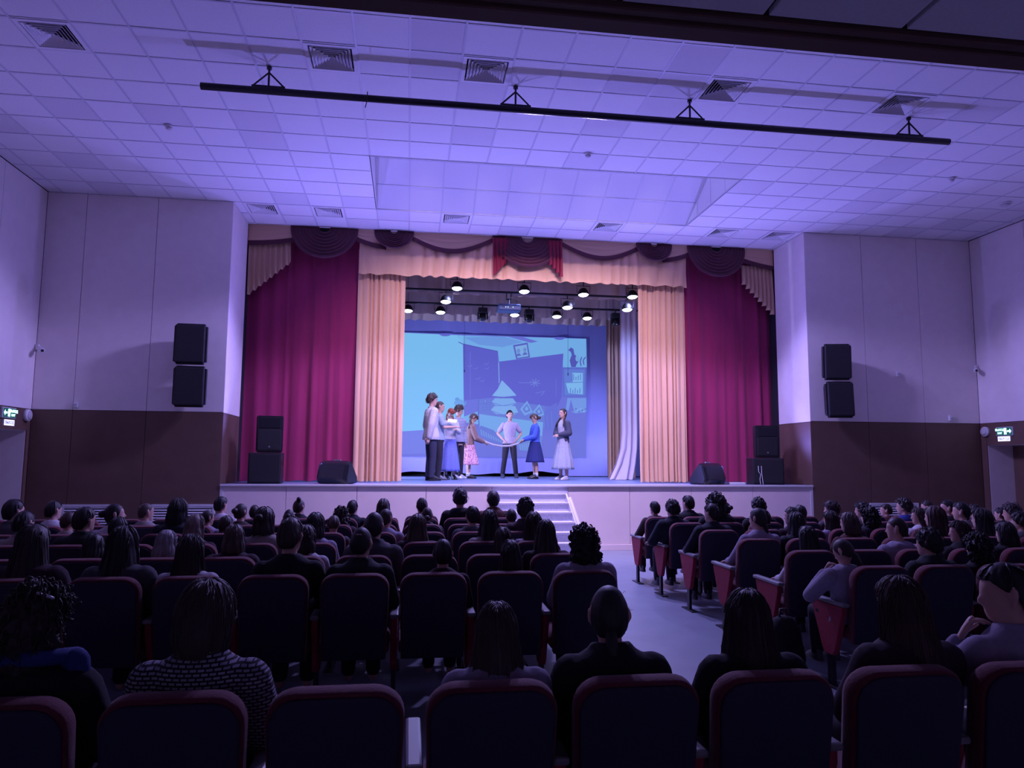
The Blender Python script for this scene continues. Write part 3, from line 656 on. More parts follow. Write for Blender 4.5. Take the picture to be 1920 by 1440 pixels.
def sub(loc, rz, label, w, h, d):
    t = tag(empty('subwoofer', loc, rz), label, 'subwoofer', 'stage subwoofers')
    bxo('cabinet', -w/2, w/2, -d/2, d/2, 0, h, M_BLACK, t, 0.012, 2); bxo('grille', -w/2+0.02, w/2-0.02, -d/2-0.01, -d/2+0.01, 0.03, h-0.03, M_GRILLE, t, 0.006)
    for s in (-1, 1): bxo('handle', s*w/2-0.006, s*w/2+0.006, -0.08, 0.08, h*0.62, h*0.72, M_BLACKG, t)
    return t
sub((-2.47, -0.72, SZ+0.004), R(3), 'black subwoofer on the stage at left under a loudspeaker', 0.56, 0.55, 0.5)
pa_top((-2.43, -0.70, SZ+0.56), R(8), 'black loudspeaker standing on the left subwoofer')
rs = sub((7.15, -0.72, SZ+0.004), R(-12), 'black subwoofer on the stage at right under a loudspeaker', 0.60, 0.52, 0.52)
pa_top((7.17, -0.68, SZ+0.53), R(-8), 'black loudspeaker standing on the right subwoofer', 0.46, 0.64)
bm = bmesh.new(); tube(bm, [(-0.2, -0.272, 0.36), (-0.2, -0.285, 0.25), (-0.16, -0.285, 0.2), (-0.18, -0.29, 0.1), (-0.17, -0.3, 0.01)], 0.006, 5); tube(bm, [(-0.14, -0.272, 0.36), (-0.14, -0.285, 0.22), (-0.12, -0.29, 0.01)], 0.006, 5); mk('cable', bm, M_WHITEP, rs)
def monitor(loc, rz, mirror, label):
    t = tag(empty('floor_monitor', loc, rz), label, 'stage monitor', 'floor monitors')
    W_ = 0.62
    prof = [(-0.22, 0.0), (0.20, 0.0), (0.24, 0.10), (0.16, 0.36), (0.06, 0.42), (-0.20, 0.12)]
    bm = bmesh.new(); rings(bm, [[Vector((x, y, z)) for y, z in prof] for x in (-W_/2, -W_/2+0.06, W_/2-0.06, W_/2)])
    for v in bm.verts:
        if abs(v.co.x) > W_/2-0.01: v.co.y *= 0.86; v.co.z = 0.02+v.co.z*0.9
    bmesh.ops.bevel(bm, geom=bm.edges[:], offset=0.012, segments=2, affect='EDGES'); mk('cabinet', bm, M_BLACKG, t)
    mt = Matrix.Translation((0, -0.075, 0.27)) @ Matrix.Rotation(R(49), 4, 'X')
    bm = bmesh.new(); box(bm, -W_/2+0.05, W_/2-0.05, -0.17, 0.17, 0.0, 0.012, mt); mk('grille', bm, M_GRILLE, t)
    bxo('handle', -0.07, 0.07, -0.0, 0.03, 0.405, 0.435, M_METAL, t, 0.006)
    bm = bmesh.new(); sx = -1 if mirror else 1
    for k, (yy, zz) in enumerate(((0.0, 0.14), (0.07, 0.14), (0.04, 0.2))): lathe(bm, [(0.02, 0), (0.02, 0.012), (0.003, 0.014)], 10, Matrix.Translation((sx*(W_/2-0.002), yy, zz)) @ Matrix.Rotation(R(90*sx), 4, 'Y'))
    mk('connectors', bm, M_METAL, t)
monitor((-1.19, -0.85, SZ+0.004), R(155), False, 'black wedge floor monitor in front of the left gold curtain')
monitor((5.88, -0.85, SZ+0.004), R(207), True, 'black wedge floor monitor in front of the right gold curtain')
ps = tag(empty('power_strip', (6.42, -1.02, SZ+0.004)), 'white power strip with cables lying on the stage edge', 'power strip')
bxo('case', -0.16, 0.16, -0.03, 0.03, 0, 0.045, M_WHITEP, ps, 0.008)
bm = bmesh.new(); tube(bm, [(-0.16, 0, 0.02), (-0.26, 0.03, 0.012), (-0.34, -0.02, 0.012), (-0.42, 0.02, 0.012)], 0.008, 6); tube(bm, [(0.16, 0, 0.02), (0.24, 0.05, 0.012), (0.34, 0.02, 0.012)], 0.008, 6); mk('cable', bm, M_BLACK, ps)
def wall_speaker(loc, rx, rz, label, w=0.53, h=0.70, d=0.30):
    t = tag(empty('wall_speaker', loc, rz), label, 'loudspeaker', 'wall speakers')
    bm = bmesh.new(); rings(bm, [[Vector((x*k, y, z*k)) for x, z in ((-w/2, -h/2), (w/2, -h/2), (w/2, h/2), (-w/2, h/2))] for y, k in ((-d/2, 1.0), (0.02, 1.0), (d/2, 0.72))]); bmesh.ops.bevel(bm, geom=bm.edges[:], offset=0.045, segments=3, affect='EDGES')
    o = mk('cabinet', bm, M_BLACK, t); o.rotation_euler = (rx, 0, 0)
    bm = rbox(-w/2+0.02, w/2-0.02, -d/2-0.008, -d/2+0.04, -h/2+0.02, h/2-0.02, 0.03, 3); o = mk('grille', bm, M_GRILLE, t); o.rotation_euler = (rx, 0, 0)
    bm = bmesh.new(); tube(bm, [(0, 0.05, 0), (0, 0.05-loc[1]+YF-0.05, 0)], 0.025, 8, False); mk('bracket', bm, M_STEEL, t); bxo('wall_plate', -0.08, 0.08, YF-loc[1]-0.012, YF-loc[1]-0.001, -0.08, 0.08, M_STEEL, t)
wall_speaker((-3.655, -1.46, 3.59), 0, R(3), 'upper black speaker on the left cream wall'); wall_speaker((-3.635, -1.46, 2.86), 0, R(3), 'lower black speaker on the left cream wall')
wall_speaker((8.30, -1.46, 3.59), R(3), R(-14), 'upper black speaker on the right cream wall'); wall_speaker((8.32, -1.46, 2.85), R(-3), R(-10), 'lower black speaker on the right cream wall')

# ================================================================== SMALL FITTINGS
# hanging pipe under the ceiling
hp = tag(empty('hanging_pipe', (2.4, -6.0, 5.96)), 'long black pipe hanging below the ceiling on four triangular brackets', 'pipe')
bm = bmesh.new(); tube(bm, [(-4.81, 0, 0), (4.82, 0, 0)], 0.042, 14, False); mk('pipe', bm, M_STEEL, hp, True)
for x in (-1.65, 1.3, 3.56, 6.64):
    bm = bmesh.new(); dx = x-2.4
    box(bm, dx-0.19, dx+0.19, -0.02, 0.02, 0.035, 0.06)
    for s in (-1, 1): tube(bm, [(dx+s*0.185, 0, 0.05), (dx, 0, 0.23)], 0.011, 6, False)
    tube(bm, [(dx, 0, 0.04), (dx, 0, 0.30)], 0.013, 6, False); lathe(bm, [(0.03, 0.27), (0.03, 0.30), (0.003, 0.301)], 10, Matrix.Translation((dx, 0, 0)))
    mk('bracket', bm, M_STEEL, hp)
bm = bmesh.new(); tube(bm, [(-2.9, -0.045, 0.06), (-2.9, -0.05, -0.05), (-2.92, -0.05, -0.14)], 0.006, 5); mk('cable_tie', bm, M_BLACK, hp)
def detector(p, r, label, cat='smoke detector'):
    t = tag(empty('smoke_detector', p), label, cat, 'ceiling detectors')
    bm = bmesh.new(); lathe(bm, [(r, 0.0), (r, -0.015), (r*0.8, -0.02), (0.003, -0.02)], 18); mk('base', bm, M_WHITEP, t, True)
    bm = bmesh.new(); lathe(bm, [(r*0.72, -0.02), (r*0.7, -0.045), (r*0.4, -0.06), (0.003, -0.062)], 18); mk('sensor', bm, M_TRIM, t, True)
detector((-3.33, -4.2, H), 0.06, 'small white smoke detector on the left side of ceiling'); detector((2.67, -4.2, H), 0.06, 'small white smoke detector above the recess at centre')
detector((8.74, -4.2, H), 0.06, 'small white smoke detector on the right side of ceiling'); detector((10.52, -3.32, H), 0.10, 'larger round ceiling fitting near the right wall', 'ceiling fitting')
# louvred grilles low on the front walls
def grille(x0, x1, label):
    t = tag(empty('heating_grille', ((x0+x1)/2, YF-0.001, 0.42)), label, 'vent', 'white louvred grilles'); hw = (x1-x0)/2
    bm = bmesh.new(); rings(bm, [[Vector((sx*(hw-a), y, sz*(0.44-a))) for sx, sz in ((-1, -1), (1, -1), (1, 1), (-1, 1))] for a, y in ((0, 0), (0, -0.03), (0.04, -0.03), (0.04, 0))], cap=False); mk('frame', bm, M_WHITEP, t)
    bxo('back_plate', -hw+0.04, hw-0.04, -0.004, 0.0, -0.40, 0.40, M_DARK, t)
    me = None
    for k in range(18):
        if me is None:
            bm = bmesh.new(); box(bm, -hw+0.042, hw-0.042, -0.028, -0.006, -0.010, 0.010); o = mk('slat', bm, M_WHITEP, t); me = o.data
        else: o = place('slat', me, None, t)
        o.location = (0, 0, -0.375+0.044*k); o.rotation_euler = (R(-35), 0, 0)
grille(-5.66, -4.86, 'white louvred grille on left brown wall nearest the doorway'); grille(-4.24, -3.2, 'white louvred grille on left brown wall beside the stage'); grille(9.06, 10.1, 'white louvred grille on the right brown wall')
# wall devices
def wall_box(name, p, sz, label, cat, m=M_WHITEP):
    t = tag(empty(name, p), label, cat)
    bxo('case', -sz/2, sz/2, -sz*0.6, 0, -sz*0.7, sz*0.7, m, t, sz*0.15, 2); bm = bmesh.new(); lathe(bm, [(sz*0.3, 0), (sz*0.28, sz*0.1), (0.003, sz*0.12)], 10, Matrix.Translation((0, -sz*0.6, sz*0.1)) @ Matrix.Rotation(R(90), 4, 'X')); mk('lens', bm, M_TRIM, t, True)
wall_box('motion_sensor', (-5.55, YF, 2.54), 0.07, 'tiny white sensor just above the left brown panelling', 'sensor'); wall_box('motion_sensor', (9.80, YF, 3.42), 0.07, 'tiny white sensor in the middle of the right cream wall', 'sensor'); wall_box('motion_sensor', (10.91, YF, 2.55), 0.08, 'tiny white sensor just above the right brown panelling', 'sensor')
def cam_dome(p, s, label):
    t = tag(empty('security_camera', p), label, 'camera', 'wall cameras')
    bxo('bracket', -0.03, 0.03, -0.03, 0.03, -0.04, 0.06, M_WHITEP, t, 0.01)
    bm = bmesh.new(); tube(bm, [(0.03*s, -0.03, 0), (0.10*s, -0.10, -0.05), (0.16*s, -0.18, -0.07)], [0.03, 0.045, 0.045], 12); mk('body', bm, M_WHITEP, t, True)
    bm = bmesh.new(); tube(bm, [(0.165*s, -0.19, -0.072), (0.172*s, -0.2, -0.074)], 0.028, 10); mk('lens', bm, M_BLACKG, t, True)
cam_dome((XL+0.04, YF-0.04, 3.5), 1, 'small white camera in the left front wall corner'); cam_dome((XR-0.04, YF-0.04, 3.58), -1, 'small white camera in the right front wall corner')
def round_speaker(p, s, label):
    t = tag(empty('round_wall_speaker', p), label, 'wall speaker', 'round wall speakers')
    q = Matrix.Rotation(R(90*s), 4, 'Y')
    bm = bmesh.new(); lathe(bm, [(0.10, 0), (0.10, 0.05), (0.085, 0.07)], 20, q); mk('ring', bm, M_WHITEP, t, True)
    bm = bmesh.new(); lathe(bm, [(0.085, 0.066), (0.05, 0.085), (0.003, 0.09)], 20, q); mk('cover', bm, M_TRIM, t, True)
round_speaker((XL, -1.38, 2.34), 1, 'round white wall speaker beside the left exit sign'); round_speaker((XR, -1.36, 2.28), -1, 'round white wall speaker beside the right exit sign')
# exit signs
M_SIGNG = mat('green sign face', (0.01, 0.06, 0.05), 0.4, emit=(0.01, 0.08, 0.08), estr=1.0)
M_SIGNT = mat('lit sign lettering', (0.7, 1, 0.9), 0.4, emit=(0.55, 1.0, 0.90), estr=2.2)
M_SIGNW = mat('lit white sign face', (0.9, 0.9, 1), 0.4, emit=(0.80, 0.80, 1.0), estr=1.6)
M_SIGND = mat('sign red lettering', (0.18, 0.20, 0.45), 0.5)
def text_part(body, size, m, parent, loc, rot, name='lettering'):
    c = bpy.data.curves.new(name, 'FONT'); c.body = body; c.size = size; c.align_x = 'CENTER'; c.align_y = 'CENTER'; c.extrude = 0.002
    c.materials.append(m)
    o = bpy.data.objects.new(name, c); COL.objects.link(o)
    me = bpy.data.meshes.new_from_object(o.evaluated_get(bpy.context.evaluated_depsgraph_get()))
    bpy.data.objects.remove(o); bpy.data.curves.remove(c)
    if not me.materials: me.materials.append(m)
    return place(name, me, None, parent, loc, rot)
def exit_sign(x, s, y, z, z2, label, label2):
    rot = (R(90), 0, R(90*s)); t = tag(empty('exit_sign', (x, y, z)), label, 'exit sign', 'green exit signs')
    bxo('case', 0 if s > 0 else -0.04, 0.04 if s > 0 else 0, -0.2, 0.2, -0.085, 0.085, M_TRIM, t, 0.006)
    f = s*0.041
    bxo('face', min(f, f+s*0.003), max(f, f+s*0.003), -0.185, 0.185, -0.072, 0.072, M_SIGNG, t)
    # local reading direction along +Y for the left wall, -Y for the right wall
    k = 1 if s > 0 else -1
    text_part('ВЫХОД', 0.062, M_SIGNT, t, (f+s*0.005, k*(0.115 if s > 0 else -0.095), 0.028), rot); text_part('EXIT', 0.055, M_SIGNT, t, (f+s*0.005, k*(0.105 if s > 0 else -0.10), -0.035), rot)
    d = -1 if s > 0 else 1        # arrow points away from the stage on both walls
    bm = bmesh.new(); yc = -0.115 if s > 0 else -0.115
    pts = [(-0.06, 0), (-0.02, 0.045), (-0.02, 0.016), (0.04, 0.016), (0.04, -0.016), (-0.02, -0.016), (-0.02, -0.045)]
    rings(bm, [[Vector((f+s*(0.004+e), yc+yy, zz)) for yy, zz in pts] for e in (0, 0.002)]); mk('arrow', bm, M_SIGNT, t)
    bm = bmesh.new(); yc = -0.02 if s > 0 else -0.03
    box(bm, f+min(0, s*0.006), f+max(0, s*0.006), yc-0.03, yc+0.03, -0.06, 0.06); mk('doorway_pictogram', bm, M_SIGNT, t)
    t2 = tag(empty('lit_sign', (x, y+0.02, z2)), label2, 'exit sign', 'white lit exit signs')
    bxo('case', 0 if s > 0 else -0.035, 0.035 if s > 0 else 0, -0.15, 0.15, -0.05, 0.05, M_TRIM, t2, 0.006); f = s*0.036
    bxo('face', min(f, f+s*0.003), max(f, f+s*0.003), -0.145, 0.145, -0.045, 0.045, M_SIGNW, t2)
    text_part('ВЫХОД', 0.07, M_SIGND, t2, (f+s*0.005, 0, 0), rot)
exit_sign(XL, 1, -1.95, 2.345, 2.19, 'green lit exit sign with arrow above the left doorway', 'white lit exit sign below the green one, left doorway')
exit_sign(XR, -1, -1.84, 2.27, 2.125, 'green lit exit sign with arrow above the right doorway', 'white lit exit sign below the green one, right doorway')

# ================================================================== SEATS
ROWY = [-4.71-0.92*k for k in range(6)]+[-11.72]
CH = {}
def chair_meshes():
    tilt = Matrix.Rotation(R(9), 4, 'X')
    # backrest: rounded slab
    bm = bmesh.new(); w, h, rr = 0.22, 0.56, 0.10
    out = [(-w*0.94, 0), (w*0.94, 0)]
    for k in range(7): a = R(90*k/6); out.append((w-rr+rr*math.cos(a), h-rr+rr*math.sin(a)))
    for k in range(7): a = R(90+90*k/6); out.append((-w+rr+rr*math.cos(a), h-rr+rr*math.sin(a)))
    M = Matrix.Translation((0, -0.195, 0.345)) @ tilt
    def ring(y, ins): return [M @ Vector((x*(1-ins), y+0.018*(x/w)**2, ins*0.1+z*(1-ins*0.6))) for x, z in out]
    rings(bm, [ring(-0.035, 0.10), ring(-0.042, 0.03), ring(-0.025, 0.0), ring(0.02, 0.0), ring(0.045, 0.04), ring(0.052, 0.16)])
    CH['backrest'] = bm_to(bm, 'backrest', M_SEATRED, True)
    bm = bmesh.new(); rings(bm, [ring(-0.034, 0.055), ring(-0.049, 0.05), ring(-0.053, 0.10)]); CH['back_shell'] = bm_to(bm, 'back_shell', mat('blue-black seat back', (0.020, 0.018, 0.040), 0.7, nscale=50, namt=0.15), True)
    bm = rbox(-0.225, 0.225, -0.20, 0.26, 0.36, 0.46, 0.035, 3); CH['seat'] = bm_to(bm, 'seat', M_SEATRED, True)
    def side(x):
        bm = bmesh.new()
        pr = [(-0.20, 0.60), (0.20, 0.60), (0.19, 0.55), (0.075, 0.27), (0.04, 0.23), (-0.06, 0.23), (-0.095, 0.27), (-0.20, 0.55)]
        rings(bm, [[Vector((x+dx, y, z)) for y, z in pr] for dx in (-0.022, 0.022)]); bmesh.ops.bevel(bm, geom=bm.edges[:], offset=0.006, segments=1, affect='EDGES')
        a = bm_to(bm, 'side_panel', M_SIDERED)
        bm = rbox(x-0.03, x+0.03, -0.23, 0.24, 0.60, 0.63, 0.012, 2); b = bm_to(bm, 'armrest', M_ARM)
        bm = bmesh.new(); box(bm, x-0.014, x+0.014, -0.045, 0.02, 0.012, 0.24); box(bm, x-0.035, x+0.035, -0.16, 0.14, 0, 0.012); c = bm_to(bm, 'leg', M_STEEL)
        return a, b, c
    CH['L'] = side(-0.255); CH['R'] = side(0.255)
chair_meshes()
def chair(x, y, label, group, end=False):
    t = tag(empty('theatre_seat', (x, y, 0)), label, 'chair', group)
    b_ = place('backrest', CH['backrest'], None, t); place('seat', CH['seat'], None, t); place('back_shell', CH['back_shell'], None, b_)
    for sd in (('L', 'R') if end else ('L',)):
        sp, ar, lg = CH[sd]; o_ = place('side_panel', sp, None, t); place('armrest', ar, None, o_); place('leg', lg, None, t)
ROWN = ['front row', 'second row', 'third row', 'fourth row', 'fifth row', 'sixth row']
def in_view(x, y, z):
    u, v, d = proj((x, y, z)); return d > 0.3 and -90 < u < 2010 and v < 1500
for k in range(6):
    for i in range(14):
        x = 1.28-0.51*i
        if x > XL+0.5 and (in_view(x, ROWY[k]-0.25, 0.9) or in_view(x+0.25, ROWY[k], 0.5)): chair(x, ROWY[k], 'dark red theatre seat, %s from aisle in the %s, left block' % (ORD[i], ROWN[k]), 'seats of the left block', i == 0)
    for i in range(15):
        x = 3.465+0.51*i
        if x < XR-0.6 and (in_view(x, ROWY[k]-0.25, 0.9) or in_view(x-0.25, ROWY[k], 0.5)): chair(x, ROWY[k], 'dark red theatre seat, %s from aisle in the %s, right block' % (ORD[i], ROWN[k]), 'seats of the right block', not in_view(x+0.51, ROWY[k]-0.25, 0.9))
AX = [-1.16, -0.64, -0.14, 0.37, 0.87, 1.37, 1.88, 2.39]
for i, x in enumerate(AX): chair(x, ROWY[6], 'large dark red theatre seat in the rear row, %s from the left' % ORD[i], 'seats of the rear row', i == len(AX)-1)

# ================================================================== PEOPLE
def head_bm(bm, M, s=1.0, nose=True):
    """head centred at origin of M, facing +Y; 0.235 high"""
    secs = [(0, 0.045, -0.118, 0.022, 0.020), (0, 0.034, -0.108, 0.042, 0.048), (0, 0.020, -0.085, 0.055, 0.070), (0, 0.010, -0.055, 0.062, 0.082), (0, 0.004, -0.02, 0.068, 0.092), (0, 0.0, 0.015, 0.073, 0.098), (0, -0.004, 0.05, 0.074, 0.098), (0, -0.008, 0.08, 0.066, 0.086), (0, -0.010, 0.103, 0.046, 0.060), (0, -0.010, 0.116, 0.018, 0.024)]
    S = M @ Matrix.Scale(s, 4)
    eloft(bm, secs, 16, S)
    if nose:
        tube(bm, [S @ Vector((0, 0.088, 0.012)), S @ Vector((0, 0.098, -0.012)), S @ Vector((0, 0.106, -0.032))], [0.008*s, 0.010*s, 0.013*s], 6)
        tube(bm, [S @ Vector((-0.018, 0.082, -0.066)), S @ Vector((0.018, 0.082, -0.066))], 0.009*s, 6)
        tube(bm, [S @ Vector((-0.04, 0.083, 0.026)), S @ Vector((0, 0.092, 0.024)), S @ Vector((0.04, 0.083, 0.026))], 0.008*s, 6)
    for sx in (-1, 1):
        tube(bm, [S @ Vector((sx*0.079, -0.014, 0.026)), S @ Vector((sx*0.081, -0.016, 0.0)), S @ Vector((sx*0.075, -0.008, -0.032))], [0.017*s, 0.020*s, 0.013*s], 8)
def hand_bm(bm, w, d, n, side, curl=0.5, s=1.0):
    """w wrist, d pointing direction, n palm normal, side +1 thumb to d x n"""
    w = Vector(w); d = Vector(d).normalized(); n = Vector(n); n = (n-d*n.dot(d)).normalized(); b = d.cross(n)*side
    tube(bm, [w-d*0.01, w+d*0.04*s, w+d*0.085*s], [0.030*s, 0.036*s, 0.034*s], 10, True, 0.45, n)
    for k, (o, L) in enumerate(((0.027, 0.066), (0.009, 0.075), (-0.009, 0.070), (-0.026, 0.054))):
        p = w+d*0.085*s+b*o*s; q = d; pts = [p-d*0.015*s]; pts.append(p)
        for j in range(3):
            a = curl*(0.55+0.25*j)
            q = (q*math.cos(a)+n*math.sin(a)).normalized(); p = p+q*L*s*(0.42 if j == 0 else 0.32); pts.append(p)
        tube(bm, pts, [0.0085*s, 0.0085*s, 0.008*s, 0.0075*s, 0.0065*s], 6)
    t0 = w+d*0.02*s+b*0.026*s; t1 = t0+(d*0.6+b*0.75+n*0.2).normalized()*0.038*s; t2 = t1+(d*0.85+b*0.3+n*0.4).normalized()*0.03*s; t3 = t2+(d*0.95+n*0.4).normalized()*0.022*s
    tube(bm, [t0, t1, t2, t3], [0.012*s, 0.011*s, 0.0095*s, 0.008*s], 6)

def hair_bm(style, seed=0, fine=False):
    """in head coordinates (face to +Y)"""
    rr = random.Random(seed); bm = bmesh.new()
    P = dict(short=(0.014, 62, 84, 130, 0.0), buzz=(0.008, 60, 82, 128, 0), bob=(0.022, 60, 95, 95, 0.13), long=(0.024, 60, 95, 95, 0.38), tight=(0.010, 60, 104, 130, 0.0), curly=(0.034, 62, 95, 110, 0.14), spiky=(0.022, 64, 98, 128, 0.0), mop=(0.024, 68, 104, 124, 0.0), crop=(0.018, 58, 95, 100, 0.09), layer=(0.032, 60, 95, 95, 0.15))[style]
    off, af, as_, ab, L = P
    hi = style in ('curly', 'mop', 'spiky'); NP, NT = (96, 22) if hi else (72, 16); NL = 14 if hi else 8; outer, inner = [], []
    rx, ry, rz = 0.074+off, 0.098+off, 0.116+off
    ph = rr.uniform(0, 9)
    for j in range(NT+1 + (NL if L else 0)):
        ro, ri = [], []
        for i in range(NP):
            f = 2*math.pi*i/NP                # 0 = +X, pi/2 = +Y face
            fy = math.sin(f)
            front = max(0, (fy-0.15)/0.85)
            amax = as_+(af-as_)*min(1, front*1.5) if fy > 0 else as_+(ab-as_)*min(1, -fy*1.4)
            hang = 0 if fy > 0.30 else min(1, (0.30-fy)/0.35)
            if L: amax = amax if hang < 0.5 else 95
            t = min(1, j/NT); a = R(amax)*t
            sx, sz = math.sin(a), math.cos(a)
            ridge = 1+0.012*math.sin(f*19+ph)*t+0.010*math.sin(f*31+2*ph)*t
            p = Vector((rx*sx*math.cos(f)*ridge, -0.006+ry*sx*math.sin(f)*ridge, rz*sz+0.004))
            if j > NT:
                k = (j-NT)/NL
                dn = L*hang*k*(1+0.06*math.sin(f*7+ph))
                fl = 1+(0.16 if style in ('bob', 'curly') else 0.10)*math.sin(min(1, k*1.2)*math.pi*0.6)*hang
                if style == 'long': fl = 1+(0.78*k*hang)*min(1, abs(math.cos(f))*1.6)
                if style == 'crop': fl = 1-0.28*k*hang
                if style == 'layer': fl = 1+0.05*math.sin(k*3.0)*hang-0.22*k*k*hang+0.10*max(0, k-0.75)*hang
                p = Vector((p.x*fl, (p.y+0.006)*(fl if style != 'long' else 1+0.05*k)-0.006, p.z-dn))
            if style not in ('curly', 'mop', 'spiky', 'buzz'):
                n_ = noise.noise(Vector((p.x*34+seed*1.7, p.y*34, p.z*7)))+0.5*noise.noise(Vector((p.x*80, p.y*80+seed, p.z*12)))
                p = p+Vector((p.x, p.y, max(0.0, p.z)*0.6)).normalized()*(0.008 if style != 'tight' else 0.004)*n_*t
                if style in ('bob', 'long', 'layer'): p.z -= 0.012*math.exp(-(p.x/0.012)**2)*(1 if p.z > 0.06 else 0)
                if style == 'long' and j > NT: p.y -= 0.085*((j-NT)/NL)*hang*max(0, -fy)
            if style in ('curly', 'mop', 'spiky'):
                amp, sc = dict(curly=(0.022, 26), mop=(0.014, 20), spiky=(0.016, 44))[style]
                q_ = Vector((p.x*sc+seed*3.1, p.y*sc, p.z*sc*(0.5 if style == 'spiky' else 1))); n_ = noise.noise(q_)+0.6*noise.noise(q_*2.3)+0.35*noise.noise(q_*5.1)
                dirv = Vector((p.x, p.y, max(0.02, p.z))).normalized(); p = p+dirv*amp*n_*(1.6 if style == 'spiky' and p.z > 0.03 else 1)
            ro.append(p)
            c = Vector((0, -0.006, min(p.z, 0.02)))
            ri.append(c+(p-c)*0.80)
        outer.append(ro); inner.append(ri)
    outer[0] = [Vector((0.001*math.cos(2*math.pi*i/NP), -0.006+0.001*math.sin(2*math.pi*i/NP), outer[1][0].z+0.004 if False else rz+0.004)) for i in range(NP)]
    inner[0] = [Vector((0.001*math.cos(2*math.pi*i/NP), -0.006+0.001*math.sin(2*math.pi*i/NP), 0.09)) for i in range(NP)]
    rings(bm, outer+inner[::-1])
    if style in ('bob', 'long', 'layer', 'curly', 'short', 'mop'):
        n = dict(long=44, layer=50, bob=36, curly=90, short=20, mop=34)[style]*(4 if fine and style != 'curly' else 2 if fine else 1)
        for q in range(n):
            i = rr.randrange(NP); j0 = rr.randint(2, NT-3); path = []; drift = rr.uniform(-0.25, 0.25)
            if style == 'curly': j0 = rr.randint(2, len(outer)-6)
            je = len(outer)-1 if style not in ('curly', 'mop') else min(len(outer)-1, j0+rr.randint(6, 12))
            for j in range(j0, je+1, 1 if style == 'curly' else 2):
                p = outer[j][int(i+drift*(j-j0)) % NP]; c = Vector((0, -0.006, min(p.z, 0.03)))
                d = (p-c).normalized(); g = 0.002 if fine else 0.003
                if style in ('curly', 'mop'): g = 0.004+0.010*math.sin(j*1.3+q)+0.006*(q % 3)
                if path and (p-path[-1]).length < 0.004: continue
                path.append(p+d*g)
            if len(path) < 3: continue
            if style in ('bob', 'long', 'layer'): path.append(path[-1]+Vector((rr.uniform(-0.012, 0.012), rr.uniform(-0.01, 0.004), -rr.uniform(0.005, 0.03))))
            r0 = (rr.uniform(0.003, 0.0055) if style != 'curly' else rr.uniform(0.006, 0.011))*(0.5 if fine else 1)
            tube(bm, path, [r0*(1-0.6*(k_/len(path))) for k_ in range(len(path))], 5, False)
    return bm
def add_tail(bm, kind, seed=0):
    if kind == 'ponytail':
        tube(bm, [(0, -0.10, 0.04), (0, -0.135, 0.02), (0.005, -0.14, -0.06), (0.01, -0.125, -0.16), (0.0, -0.12, -0.26)], [0.022, 0.030, 0.034, 0.028, 0.012], 10)
    elif kind == 'lowtail':
        tube(bm, [(0, -0.09, -0.05), (0, -0.105, -0.08), (0.01, -0.10, -0.18), (0.015, -0.10, -0.30)], [0.022, 0.026, 0.026, 0.010], 10)
    elif kind == 'bun':
        tube(bm, [(0, -0.09, 0.04), (0, -0.13, 0.03)], [0.035, 0.042], 12)
    elif kind == 'topbun':
        tube(bm, [(0.03, -0.05, 0.105), (0.035, -0.06, 0.135)], [0.035, 0.036], 12)
    elif kind == 'lowbun':
        tube(bm, [(0, -0.10, -0.02), (0, -0.135, -0.03)], [0.036, 0.044], 12)
    elif kind == 'braids':
        for s in (-1, 1):
            pts = [(s*0.06, -0.05, -0.05), (s*0.085, -0.01, -0.11)]+[(s*(0.085+0.012*k), 0.03+0.012*k, -0.15-0.035*k) for k in range(6)]
            tube(bm, pts, [0.022]+[0.019, 0.023]*3+[0.008], 8)
    elif kind == 'fringe':
        for i in range(9):
            x = -0.055+0.0138*i; tube(bm, [(x*0.7, 0.06, 0.105), (x, 0.098, 0.07), (x*1.05, 0.107, 0.035)], [0.016, 0.014, 0.006], 6)
    elif kind == 'wisps':
        rr = random.Random(seed)
        for k in range(14):
            f = rr.uniform(3.0, 6.4); z = rr.uniform(0.02, 0.11); r = rr.uniform(1.02, 1.06)
            p = Vector((0.095*math.cos(f)*math.sqrt(max(0.05, 1-(z/0.135)**2)), 0.118*math.sin(f)*math.sqrt(max(0.05, 1-(z/0.135)**2)), z))
            q = p*r+Vector((rr.uniform(-0.01, 0.01), 0, rr.uniform(-0.03, 0.02)))
            tube(bm, [p*0.97, (p+q)*0.5+Vector((0, 0, 0.008)), q], [0.0008, 0.0007, 0.0004], 4, False)
HAIR = {}
def hair_mesh(style, tail='', seed=0):
    k = (style, tail, seed)
    if k not in HAIR:
        bm = hair_bm(style, seed, 'wisps' in tail)
        for t in tail.split('+'):
            if t: add_tail(bm, t, seed)
        HAIR[k] = bm_to(bm, 'hair', M_SKIN, True); HAIR[k].materials.clear()
    return HAIR[k]
def colmat(prefix, col, rough=0.75, **kw):
    nm = '%s %.3f %.3f %.3f' % (prefix, *col)
    return mat(nm, col, rough, **kw)
def hairmat(col): return colmat('hair', col, 0.55, nscale=60, namt=0.3, stretch=(1, 1, 0.1))
def topmat(col, kind='cloth'): return colmat(kind, col, 0.9, nscale=30, namt=0.10, bump=0.15)

